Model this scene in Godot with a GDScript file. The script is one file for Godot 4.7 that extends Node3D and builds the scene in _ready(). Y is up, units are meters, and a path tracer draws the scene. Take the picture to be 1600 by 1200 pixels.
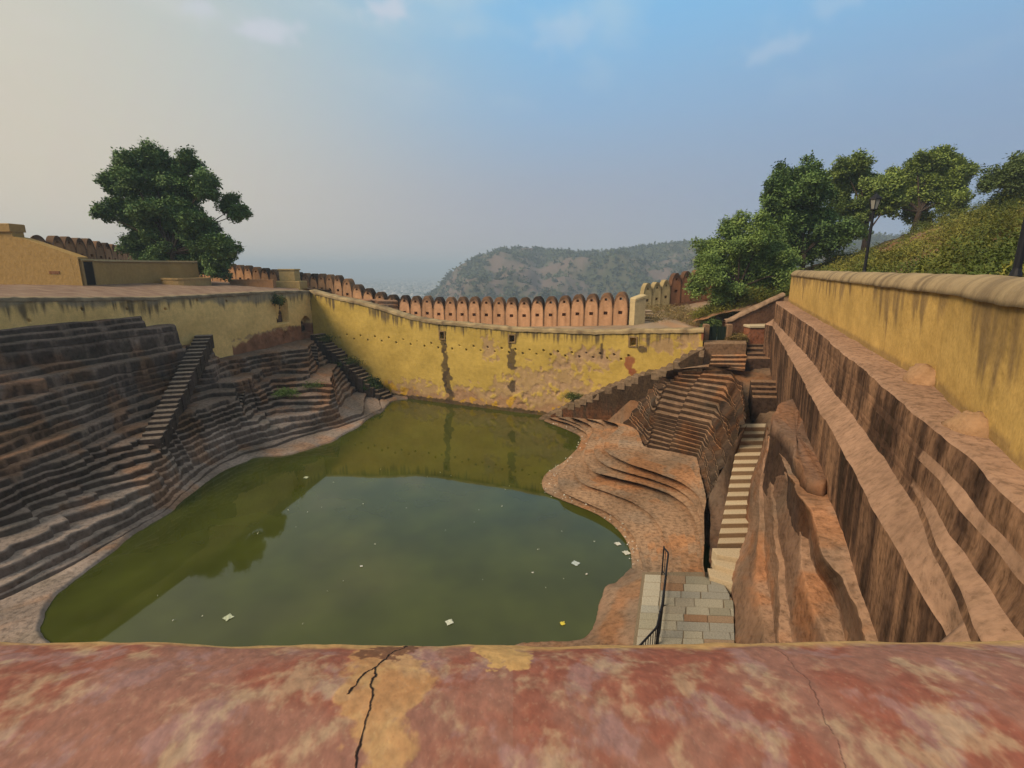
extends Node3D
# A stepped water tank inside a hill fort: terraced banks, plastered walls, scalloped battlements and a hazy hill beyond.
# World: x to the right, y up from the water, -z away from the viewer; metres.

const EXPOSURE := 2.15
var rng := RandomNumberGenerator.new()
var na := FastNoiseLite.new()
var nb := FastNoiseLite.new()
var nc := FastNoiseLite.new()
var M := {}

func P(a: Array) -> PackedVector3Array:
	var o := PackedVector3Array()
	for i in range(0, a.size(), 3):
		o.append(Vector3(a[i], a[i + 1], a[i + 2]))
	return o

# ------------------------------------------------------------------ naming helpers
var taken := {}
func numbered(called: String) -> String:
	var k: int = taken.get(called, -1) + 1
	taken[called] = k
	return called if k == 0 else "%s_%03d" % [called, k]

func tag(o: Node, label: String, category: String, group := "") -> Node:
	o.set_meta("label", label)
	o.set_meta("category", category)
	if group != "":
		o.set_meta("group", group)
	return o

func thing(called: String, label: String, category: String, at := Vector3.ZERO, group := "") -> Node3D:
	var o := Node3D.new()
	o.name = numbered(called)
	add_child(o)
	o.position = at
	tag(o, label, category, group)
	return o

func part(called: String, mesh: Mesh, mat: Material, parent: Node3D, world := true) -> MeshInstance3D:
	var o := MeshInstance3D.new()
	o.name = called
	o.mesh = mesh
	o.material_override = mat
	parent.add_child(o, true)
	if world:
		o.position = -parent.position if parent.get_parent() == self else Vector3.ZERO
	return o

func solo(called: String, mesh: Mesh, mat: Material) -> MeshInstance3D:
	var o := MeshInstance3D.new()
	o.name = numbered(called)
	o.mesh = mesh
	o.material_override = mat
	add_child(o)
	return o

func structure(called: String, mesh: Mesh, mat: Material) -> MeshInstance3D:
	var o := solo(called, mesh, mat)
	o.set_meta("kind", "structure")
	return o

# ------------------------------------------------------------------ mesh helpers
func grid(nu: int, nv: int, pts: PackedVector3Array, cols: PackedColorArray, uvs := PackedVector2Array()) -> ArrayMesh:
	var idx := PackedInt32Array()
	idx.resize((nu - 1) * (nv - 1) * 6)
	var w := 0
	for j in nv - 1:
		for i in nu - 1:
			var a := j * nu + i
			idx[w] = a; idx[w + 1] = a + nu; idx[w + 2] = a + 1
			idx[w + 3] = a + 1; idx[w + 4] = a + nu; idx[w + 5] = a + nu + 1
			w += 6
	var arr := []
	arr.resize(Mesh.ARRAY_MAX)
	arr[Mesh.ARRAY_VERTEX] = pts
	if cols.size():
		arr[Mesh.ARRAY_COLOR] = cols
	if uvs.size():
		arr[Mesh.ARRAY_TEX_UV] = uvs
	arr[Mesh.ARRAY_INDEX] = idx
	return finish(arr)

func facets(nu: int, nv: int, pts: PackedVector3Array, cols: PackedColorArray) -> ArrayMesh:
	var b := Build.new()
	for j in nv - 1:
		for i in nu - 1:
			var a := j * nu + i
			b.tint = cols[a]
			b.quad(pts[a], pts[a + nu], pts[a + nu + 1], pts[a + 1])
	return b.mesh()

func finish(arr: Array) -> ArrayMesh:
	var v: PackedVector3Array = arr[Mesh.ARRAY_VERTEX]
	var idx: PackedInt32Array = arr[Mesh.ARRAY_INDEX]
	var n := PackedVector3Array()
	n.resize(v.size())
	for t in range(0, idx.size(), 3):
		var a := idx[t]
		var b := idx[t + 1]
		var c := idx[t + 2]
		var f := (v[c] - v[a]).cross(v[b] - v[a])
		n[a] += f; n[b] += f; n[c] += f
	for i in n.size():
		n[i] = n[i].normalized() if n[i].length_squared() > 1e-14 else Vector3.UP
	arr[Mesh.ARRAY_NORMAL] = n
	var m := ArrayMesh.new()
	m.add_surface_from_arrays(Mesh.PRIMITIVE_TRIANGLES, arr)
	return m

class Build:
	var v := PackedVector3Array()
	var n := PackedVector3Array()
	var c := PackedColorArray()
	var t := PackedInt32Array()
	var tint := Color.WHITE
	func tri(a: Vector3, b: Vector3, d: Vector3) -> void:
		var f := (d - a).cross(b - a).normalized()
		for p in [a, b, d]:
			t.append(v.size()); v.append(p); n.append(f); c.append(tint)
	func quad(a: Vector3, b: Vector3, d: Vector3, e: Vector3) -> void:
		tri(a, b, d); tri(a, d, e)
	# a box with chamfered upper edges, in the frame x
	func box(x: Transform3D, s: Vector3, bevel := 0.0) -> void:
		var h := s * 0.5
		var b := minf(bevel, minf(h.x, minf(h.y, h.z)) * 0.8)
		var lo := []; var hi := []; var top := []
		for k in [[-1, -1], [1, -1], [1, 1], [-1, 1]]:
			lo.append(x * Vector3(k[0] * h.x, -h.y, k[1] * h.z))
			hi.append(x * Vector3(k[0] * h.x, h.y - b, k[1] * h.z))
			top.append(x * Vector3(k[0] * (h.x - b), h.y, k[1] * (h.z - b)))
		for k in 4:
			var j := (k + 1) % 4
			quad(lo[k], lo[j], hi[j], hi[k])
			if b > 0.0:
				quad(hi[k], hi[j], top[j], top[k])
		quad(top[0], top[1], top[2], top[3])
		quad(lo[3], lo[2], lo[1], lo[0])
	func tube(a: Vector3, b: Vector3, ra: float, rb: float, sides := 8) -> void:
		var d := (b - a).normalized()
		var s := d.cross(Vector3.RIGHT if absf(d.x) < 0.8 else Vector3.UP).normalized()
		var u := d.cross(s)
		for k in sides:
			var p := TAU * k / sides
			var q := TAU * (k + 1) / sides
			var e := s * cos(p) + u * sin(p)
			var f := s * cos(q) + u * sin(q)
			quad(a + e * ra, a + f * ra, b + f * rb, b + e * rb)
			tri(b + e * rb, b + f * rb, b)
			tri(a + f * ra, a + e * ra, a)
	func lathe(at: Vector3, prof: Array, sides := 12) -> void:
		for i in prof.size() - 1:
			for k in sides:
				var p := TAU * k / sides
				var q := TAU * (k + 1) / sides
				var e := Vector3(cos(p), 0, sin(p))
				var f := Vector3(cos(q), 0, sin(q))
				var y0: Vector3 = at + Vector3.UP * prof[i].y
				var y1: Vector3 = at + Vector3.UP * prof[i + 1].y
				quad(y0 + e * prof[i].x, y0 + f * prof[i].x, y1 + f * prof[i + 1].x, y1 + e * prof[i + 1].x)
	func mesh() -> ArrayMesh:
		var arr := []
		arr.resize(Mesh.ARRAY_MAX)
		arr[Mesh.ARRAY_VERTEX] = v; arr[Mesh.ARRAY_NORMAL] = n; arr[Mesh.ARRAY_COLOR] = c; arr[Mesh.ARRAY_INDEX] = t
		var m := ArrayMesh.new()
		m.add_surface_from_arrays(Mesh.PRIMITIVE_TRIANGLES, arr)
		return m

func len2(p: PackedVector3Array) -> PackedFloat32Array:
	var d := PackedFloat32Array([0.0])
	for i in range(1, p.size()):
		d.append(d[i - 1] + Vector2(p[i].x - p[i - 1].x, p[i].z - p[i - 1].z).length())
	return d

func resample(p: PackedVector3Array, n: int) -> PackedVector3Array:
	var d := len2(p)
	var o := PackedVector3Array()
	var k := 0
	for i in n:
		var s := d[d.size() - 1] * i / (n - 1)
		while k < p.size() - 2 and d[k + 1] < s:
			k += 1
		o.append(p[k].lerp(p[k + 1], clampf((s - d[k]) / maxf(d[k + 1] - d[k], 1e-6), 0, 1)))
	return o

# by control point rather than by length, smoothed, so that rows with equal counts stay in step
func spread(p: PackedVector3Array, n: int, smooth := true) -> PackedVector3Array:
	var o := PackedVector3Array()
	var m := p.size()
	for i in n:
		var s := float(i) / (n - 1) * (m - 1)
		var k := mini(int(s), m - 2)
		var t := s - k
		if smooth:
			o.append(p[k].cubic_interpolate(p[k + 1], p[maxi(k - 1, 0)], p[mini(k + 2, m - 1)], t))
		else:
			o.append(p[k].lerp(p[k + 1], t))
	return o

func x_at(p: PackedVector3Array, z: float) -> float:   # x of a wall line at a given z
	for i in p.size() - 1:
		if (p[i].z - z) * (p[i + 1].z - z) <= 0.0 and p[i].z != p[i + 1].z:
			return lerpf(p[i].x, p[i + 1].x, (z - p[i].z) / (p[i + 1].z - p[i].z))
	return p[p.size() - 1].x if absf(z - p[p.size() - 1].z) < absf(z - p[0].z) else p[0].x

func sweep(line: PackedVector3Array, prof: Array, tint: Callable, step := 0.25, wobble := 0.0) -> ArrayMesh:
	# prof: Vector2(across, up); across is to the right of the walking direction
	var n := maxi(2, int(len2(line)[line.size() - 1] / step))
	var c := resample(line, n)
	var pts := PackedVector3Array()
	var cols := PackedColorArray()
	for q: Vector2 in prof:
		for i in n:
			var d := c[mini(i + 1, n - 1)] - c[maxi(i - 1, 0)]
			var side := Vector3(-d.z, 0, d.x).normalized()
			var at := c[i] + side * q.x + Vector3.UP * q.y
			if wobble > 0.0:
				at += Vector3(na.get_noise_3dv(at * 1.3), na.get_noise_3dv(at * 1.7 + Vector3(9, 0, 0)), nb.get_noise_3dv(at)) * wobble
			pts.append(at)
			cols.append(tint.call(at, q))
	return grid(n, prof.size(), pts, cols)

func prism(foot: PackedVector3Array, top: float, bottom: float, tint := Color.WHITE, bevel := 0.0, top_tint := Color(-1, 0, 0)) -> ArrayMesh:
	var b := Build.new()
	b.tint = tint
	var two := PackedVector2Array()
	for p in foot:
		two.append(Vector2(p.x, p.z))
	var mid := Vector2.ZERO
	for p in two:
		mid += p / two.size()
	var inner := PackedVector2Array()
	for p in two:
		inner.append(p + (mid - p).normalized() * bevel)
	var tr := Geometry2D.triangulate_polygon(inner)
	if top_tint.r >= 0.0:
		b.tint = top_tint
	for i in range(0, tr.size(), 3):
		b.tri(Vector3(inner[tr[i]].x, top, inner[tr[i]].y), Vector3(inner[tr[i + 1]].x, top, inner[tr[i + 1]].y), Vector3(inner[tr[i + 2]].x, top, inner[tr[i + 2]].y))
	for i in two.size():
		var j := (i + 1) % two.size()
		var e := top - bevel
		b.tint = tint
		b.quad(Vector3(two[i].x, bottom, two[i].y), Vector3(two[j].x, bottom, two[j].y), Vector3(two[j].x, e, two[j].y), Vector3(two[i].x, e, two[i].y))
		if bevel > 0.0:
			if top_tint.r >= 0.0:
				b.tint = top_tint
			b.quad(Vector3(two[i].x, e, two[i].y), Vector3(two[j].x, e, two[j].y), Vector3(inner[j].x, top, inner[j].y), Vector3(inner[i].x, top, inner[i].y))
	return b.mesh()

# ------------------------------------------------------------------ materials
func ramp(a: float, b: float, c := -1.0) -> Gradient:
	var g := Gradient.new()
	g.offsets = PackedFloat32Array([0.0, 0.5, 1.0])
	var m := c if c >= 0.0 else (a + b) * 0.5
	g.colors = PackedColorArray([Color(a, a, a), Color(m, m, m), Color(b, b, b)])
	return g

func crack_ramp() -> Gradient:
	var g := Gradient.new()
	g.offsets = PackedFloat32Array([0.0, 0.035, 0.075, 0.5, 1.0])
	g.colors = PackedColorArray([Color(0.45, 0.42, 0.40), Color(0.72, 0.70, 0.68), Color(0.93, 0.93, 0.93), Color(0.97, 0.97, 0.97), Color(1, 1, 1)])
	return g

func noise_tex(freq: float, octaves: int, size: int, g: Gradient, seed_: int, type := FastNoiseLite.TYPE_SIMPLEX_SMOOTH) -> NoiseTexture2D:
	var f := FastNoiseLite.new()
	f.seed = seed_
	f.noise_type = type
	f.frequency = freq
	f.fractal_octaves = octaves
	f.fractal_gain = 0.62 if octaves > 6 else 0.55
	if type == FastNoiseLite.TYPE_CELLULAR:
		f.cellular_return_type = FastNoiseLite.RETURN_DISTANCE2_SUB
		f.domain_warp_enabled = true
		f.domain_warp_amplitude = 40.0
		f.domain_warp_frequency = 0.012
	var t := NoiseTexture2D.new()
	t.width = size
	t.height = size
	t.seamless = true
	t.noise = f
	t.color_ramp = g
	return t

func surface(tex: Texture2D, scale: Vector3, rough := 0.9, bump: Texture2D = null, depth := 2.0, detail: Texture2D = null, dscale := Vector3.ONE) -> StandardMaterial3D:
	var m := StandardMaterial3D.new()
	m.vertex_color_use_as_albedo = true
	m.albedo_texture = tex
	m.uv1_triplanar = true
	m.uv1_world_triplanar = true
	m.uv1_scale = scale
	m.roughness = rough
	m.metallic_specular = 0.12
	if bump:
		m.heightmap_enabled = true
		m.heightmap_texture = bump
		m.heightmap_scale = depth
	if detail:
		m.detail_enabled = true
		m.detail_albedo = detail
		m.detail_blend_mode = BaseMaterial3D.BLEND_MODE_MUL
		m.detail_uv_layer = BaseMaterial3D.DETAIL_UV_2
		m.uv2_triplanar = true
		m.uv2_world_triplanar = true
		m.uv2_scale = dscale
	return m

func plain(c: Color, rough := 0.8, metal := 0.0) -> StandardMaterial3D:
	var m := StandardMaterial3D.new()
	m.albedo_color = c.linear_to_srgb()
	m.roughness = rough
	m.metallic = metal
	m.metallic_specular = 0.3
	return m

func make_materials() -> void:
	var streak := noise_tex(0.05, 5, 512, ramp(0.72, 1.0, 0.91), 3)
	var fine := noise_tex(0.04, 5, 512, ramp(0.82, 1.0, 0.94), 5)
	var grit := noise_tex(0.03, 6, 512, ramp(0.0, 1.0), 8)
	var blotch := noise_tex(0.02, 5, 512, ramp(0.88, 1.0, 0.95), 11)
	var rough := noise_tex(0.011, 7, 1024, ramp(0.62, 1.0, 0.92), 31)
	var relief := noise_tex(0.010, 8, 1024, ramp(0.0, 1.0), 33)
	var rain := noise_tex(0.035, 7, 1024, ramp(0.42, 1.0, 0.88), 35)
	var crack := noise_tex(0.012, 3, 1024, crack_ramp(), 37, FastNoiseLite.TYPE_CELLULAR)
	M.wall_rock = surface(rain, Vector3(0.34, 0.085, 0.34), 0.95, relief, 2.2, rough, Vector3(0.45, 0.45, 0.45))
	M.rock = surface(rough, Vector3(0.33, 0.26, 0.33), 0.95, relief, 3.0, crack, Vector3(0.24, 0.24, 0.24))
	M.ledge = surface(rough, Vector3(0.5, 0.5, 0.5), 0.95, relief, 1.0, crack, Vector3(0.3, 0.3, 0.3))
	M.old_rock = surface(streak, Vector3(0.3, 0.13, 0.3), 0.95, grit, 0.7, fine, Vector3(0.6, 0.6, 0.6))
	M.plaster = surface(blotch, Vector3(0.25, 0.2, 0.25), 0.92, grit, 1.5, fine, Vector3(0.9, 0.5, 0.9))
	M.stone = surface(fine, Vector3(0.8, 0.8, 0.8), 0.9, grit, 1.0)
	M.earth = surface(streak, Vector3(0.21, 0.21, 0.21), 1.0, grit, 5.0, fine, Vector3(0.05, 0.05, 0.05))
	M.far = surface(blotch, Vector3(0.011, 0.011, 0.011), 1.0)
	M.iron = plain(Color(0.012, 0.013, 0.018), 0.5)
	M.gate = plain(Color(0.012, 0.025, 0.018), 0.6)
	M.dark = plain(Color(0.02, 0.016, 0.013), 1.0)
	M.bark = plain(Color(0.055, 0.04, 0.03), 0.95)
	M.glass = plain(Color(0.22, 0.22, 0.2), 0.3)
	M.leaf = StandardMaterial3D.new()
	M.leaf.vertex_color_use_as_albedo = true
	M.leaf.roughness = 0.65
	M.leaf.metallic_specular = 0.3
	M.leaf.cull_mode = BaseMaterial3D.CULL_DISABLED
	M.leaf.backlight_enabled = true
	M.leaf.backlight = Color(0.12, 0.16, 0.04)
	M.water = StandardMaterial3D.new()
	M.water.albedo_texture = noise_tex(0.012, 3, 512, ramp(0.8, 1.0, 0.9), 21)
	M.water.uv1_triplanar = true
	M.water.uv1_world_triplanar = true
	M.water.uv1_scale = Vector3(0.05, 0.05, 0.05)
	M.water.albedo_color = Color(0.062, 0.073, 0.012).linear_to_srgb()
	M.water.roughness = 0.03
	M.water.metallic_specular = 0.43

# ------------------------------------------------------------------ sky
func smooth(a: float, b: float, x: float) -> float:
	var t := clampf((x - a) / (b - a), 0, 1)
	return t * t * (3 - 2 * t)

func sky_image() -> Image:
	var w := 1024
	var h := 512
	var cl := FastNoiseLite.new()
	cl.seed = 4
	cl.frequency = 1.0
	cl.fractal_octaves = 5
	var big := FastNoiseLite.new()
	big.seed = 9
	big.frequency = 0.6
	big.fractal_octaves = 2
	var img := Image.create(w, h, false, Image.FORMAT_RGB8)
	var warm := Vector3(-0.95, 0.12, -0.25).normalized()   # the hazy glow towards the sun, on the left
	for j in h:
		var el := PI * (0.5 - (j + 0.5) / h)
		for i in w:
			var az := TAU * (i + 0.5) / w
			var d := Vector3(sin(az) * cos(el), sin(el), -cos(az) * cos(el))
			var y := maxf(d.y, 0.0)
			var c := Color8(173, 173, 179)
			for st in [[0.0, 0.14, Color8(166, 173, 187)], [0.10, 0.28, Color8(150, 180, 210)], [0.22, 0.44, Color8(134, 190, 232)], [0.40, 0.62, Color8(180, 198, 204)], [0.62, 1.0, Color8(204, 202, 188)]]:
				c = c.lerp(st[2], smooth(st[0], st[1], y))
			c = c.lerp(Color8(128, 158, 196), 0.55 * smooth(0.0, 0.75, d.x) * smooth(0.5, 0.1, y))
			var g := d.dot(warm)
			c = c.lerp(Color8(222, 209, 186), 0.92 * smooth(0.15, 0.98, g) * (1.0 - 0.7 * smooth(0.3, 0.95, y)))
			if y > 0.05:
				var q := Vector2(d.x, d.z) / (y + 0.12)
				var n := cl.get_noise_2d(q.x * 2.2, q.y * 2.2 + q.x * 0.8) * 0.5 + 0.5
				var b := big.get_noise_2d(q.x * 1.1 + 4.0, q.y * 1.1) * 0.5 + 0.5
				var a := smooth(0.52, 0.85, n * 0.75 + b * 0.35) * smooth(0.20, 0.5, y) * (0.38 + 0.55 * smooth(0.42, 0.6, y))
				c = c.lerp(Color8(226, 221, 216), a)
			for q in [[-23.2, 20.6, 3.6, 1.2, 0.7], [-28.5, 21.2, 2.0, 0.9, 0.5], [-12.2, 23.4, 3.0, 1.3, 0.7], [-22.0, 24.6, 3.5, 1.5, 0.6], [-33.0, 23.5, 4.0, 1.4, 0.5], [25.0, 19.0, 3.5, 1.2, 0.3], [30.0, 21.5, 4.0, 1.0, 0.25], [5.0, 22.0, 4.0, 2.0, 0.25]]:
				var da := wrapf(rad_to_deg(az) - q[0], -180.0, 180.0)
				var de: float = rad_to_deg(el) - q[1]
				if absf(da) < q[2] * 2.0 and absf(de) < q[3] * 2.5:
					var nn := cl.get_noise_2d(rad_to_deg(az) * 0.55 + 30.0, rad_to_deg(el) * 0.9)
					var e2: float = exp(-pow(da / q[2], 2.0) * 1.5 - pow((de - 0.12 * da) / q[3], 2.0) * 1.5)
					c = c.lerp(Color8(208, 212, 224), q[4] * smooth(0.22, 0.85, e2 + 0.55 * nn))
			c = c.srgb_to_linear() / EXPOSURE
			img.set_pixel(i, j, Color(c.r, c.g, c.b).linear_to_srgb())
	return img

# ------------------------------------------------------------------ colours that the stones themselves have
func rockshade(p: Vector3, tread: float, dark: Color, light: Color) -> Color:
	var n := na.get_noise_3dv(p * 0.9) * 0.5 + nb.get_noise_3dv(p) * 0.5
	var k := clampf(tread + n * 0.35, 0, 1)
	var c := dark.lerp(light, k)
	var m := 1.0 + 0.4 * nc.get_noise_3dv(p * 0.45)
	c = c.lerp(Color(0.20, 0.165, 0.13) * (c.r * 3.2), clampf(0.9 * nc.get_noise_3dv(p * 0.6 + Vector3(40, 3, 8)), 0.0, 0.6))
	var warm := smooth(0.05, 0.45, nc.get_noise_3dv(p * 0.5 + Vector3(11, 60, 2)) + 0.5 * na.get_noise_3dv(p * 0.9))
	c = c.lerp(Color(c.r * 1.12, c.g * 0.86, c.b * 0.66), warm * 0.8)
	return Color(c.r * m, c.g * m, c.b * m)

func terrace(rows: Array, n: int, dark: Color, light: Color, smooth_rows := true, wob := 0.05, crisp := false) -> ArrayMesh:
	# rows of control points, low to high; each pair is joined by a face, and steep faces are stained dark, level ones dusty and pale
	var lines := []
	for r in rows:
		lines.append(spread(r, n, smooth_rows))
	var all := []
	var flat := []
	for k in lines.size():
		if k > 0:
			var a: PackedVector3Array = lines[k - 1]
			var b: PackedVector3Array = lines[k]
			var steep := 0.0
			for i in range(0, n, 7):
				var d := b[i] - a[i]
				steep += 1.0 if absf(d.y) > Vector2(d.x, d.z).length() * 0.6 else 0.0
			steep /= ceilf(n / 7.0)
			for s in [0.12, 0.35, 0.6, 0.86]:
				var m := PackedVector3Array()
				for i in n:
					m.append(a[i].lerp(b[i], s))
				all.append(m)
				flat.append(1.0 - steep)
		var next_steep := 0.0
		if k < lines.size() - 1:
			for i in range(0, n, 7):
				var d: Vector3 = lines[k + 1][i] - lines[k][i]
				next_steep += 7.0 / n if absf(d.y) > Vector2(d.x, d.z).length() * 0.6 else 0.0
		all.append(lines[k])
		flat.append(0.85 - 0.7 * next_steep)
	var pts := PackedVector3Array()
	var cols := PackedColorArray()
	for k in all.size():
		for i in n:
			var p: Vector3 = all[k][i]
			p += Vector3(na.get_noise_3dv(p * 0.8), 0.5 * na.get_noise_3dv(p * 0.7 + Vector3(5, 5, 5)), nb.get_noise_3dv(p * 0.6)) * wob
			p += Vector3(nb.get_noise_3dv(p * 3.0), 0.5 * nb.get_noise_3dv(p * 3.0 + Vector3(8, 8, 8)), na.get_noise_3dv(p * 3.0)) * wob * 0.4
			pts.append(p)
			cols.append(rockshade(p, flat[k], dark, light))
	return facets(n, all.size(), pts, cols) if crisp else grid(n, all.size(), pts, cols)

# ------------------------------------------------------------------ plaster walls
func wall_mesh(top: PackedVector3Array, bottom: float, cell: float, paint: Callable, dent: Callable, thick := 0.7) -> ArrayMesh:
	# a face on a fine grid from which holes, niches and doorways are pushed in; (s, y) are the distance along the wall and the height
	var d := len2(top)
	var n := int(d[d.size() - 1] / cell) + 1
	var c := resample(top, n)
	var hi := -99.0
	for p in top:
		hi = maxf(hi, p.y)
	var rows := int((hi - bottom) / cell) + 1
	var pts := PackedVector3Array()
	var cols := PackedColorArray()
	for j in rows + 2:
		for i in n:
			var e := c[mini(i + 1, n - 1)] - c[maxi(i - 1, 0)]
			var out := Vector3(-e.z, 0, e.x).normalized()   # towards the water
			var y := minf(bottom + (hi - bottom) * j / (rows - 1), c[i].y)
			var s := d[d.size() - 1] * i / (n - 1)
			var p := Vector3(c[i].x, y, c[i].z)
			if j >= rows:
				p = Vector3(c[i].x, c[i].y if j == rows else bottom, c[i].z) - out * thick
			else:
				p += out * (nc.get_noise_3dv(p * 0.5) * 0.06 - dent.call(s, y))
			pts.append(p)
			cols.append(paint.call(s, y, c[i].y, p))
	return grid(n, rows + 2, pts, cols)

func inside(s: float, y: float, m: Vector4, rag := 0.0) -> float:   # 1 in the middle of a mark, 0 outside it
	var r := Vector2((s - m.x) / maxf(m.z, 0.05), (y - m.y) / maxf(m.w, 0.05)).length()
	if r > 2.2:
		return 0.0
	if rag > 0.0:
		r += rag * (na.get_noise_2d(s * 1.6, y * 1.6) + 0.6 * nb.get_noise_2d(s * 1.1 + 50.0, y * 1.1))
	return clampf((1.0 - r) * 6.0, 0, 1)

var back_marks := {}
var left_marks := {}

func paint_wall(s: float, y: float, top: float, p: Vector3, base: Color, marks: Dictionary, wet: float, grime: float) -> Color:
	var c := base
	var m := 1.0 + 0.16 * nc.get_noise_2d(s * 0.35, y * 0.5) + 0.08 * na.get_noise_2d(s, y)
	c = Color(c.r * m, c.g * m, c.b * (m - 0.1))
	for k: Vector4 in marks.get("tan", []):
		var a := inside(s, y, k, 0.9)
		if a > 0.0:
			c = c.lerp(Color(0.47, 0.31, 0.19) * (1.0 + 0.2 * na.get_noise_2d(s * 2.0, y * 0.7)), a * 0.75)
	if wet > 0.0:   # flaking band just above the water
		var e := wet + 0.8 * nc.get_noise_2d(s * 0.5, 3.0) + 0.4 * na.get_noise_2d(s * 1.2, y)
		if y < e:
			var q := nb.get_noise_2d(s * 0.9, y * 0.9) + 0.5 * na.get_noise_2d(s * 0.9, y * 1.4)
			c = c.lerp(Color(0.40, 0.24, 0.14) if q > -0.22 else Color(0.62, 0.36, 0.04), clampf((e - y) * 3.0, 0, 0.85))
		if y < 0.30 + 0.15 * na.get_noise_2d(s * 1.5, 0.0):
			c = c.lerp(Color(0.07, 0.055, 0.035), 0.85)
	# rain streaks under the coping
	var depth := top - y
	var sn := nb.get_noise_2d(s * 2.6, y * 0.05) + 0.6 * na.get_noise_2d(s * 4.0, y * 0.12)
	var reach := grime * (0.9 + 0.8 * nc.get_noise_2d(s * 0.6, 9.0) + 0.9 * sn)
	var a2 := clampf((reach - depth) * 2.2, 0, 1) * clampf(0.55 + sn, 0.15, 0.9)
	c = c.lerp(Color(0.13, 0.10, 0.065), a2)
	for k: Vector4 in marks.get("red", []):
		c = c.lerp(Color(0.33, 0.11, 0.06), inside(s, y, k, 0.5) * 0.9)
	for k: Vector4 in marks.get("dark", []):
		c = c.lerp(Color(0.09, 0.065, 0.045), inside(s, y, k, 0.8) * 0.85)
	return c

func dent_wall(s: float, y: float, marks: Dictionary) -> float:
	var d := 0.0
	for k: Vector4 in marks.get("hole", []):
		if absf(s - k.x) < k.z and absf(y - k.y) < k.w:
			d = 0.5
	for k: Vector4 in marks.get("putlog", []):
		if absf(s - k.x) < 0.05 and absf(y - k.y) < 0.05:
			d = 0.25
	for k: Vector4 in marks.get("door", []):
		if absf(s - k.x) < k.z and absf(y - k.y) < k.w:
			d = 0.62
	for k: Vector4 in marks.get("arch", []):
		var u := (s - k.x) / k.z
		if absf(u) < 1.0 and y > k.y - k.w * 1.3 and y < k.y + k.w * (1.0 - 0.75 * pow(absf(u), 1.7)):
			d = 0.6
	for k: Vector4 in marks.get("tan", []):   # plaster fallen away
		d += 0.025 * inside(s, y, k, 0.9)
	return d

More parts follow.
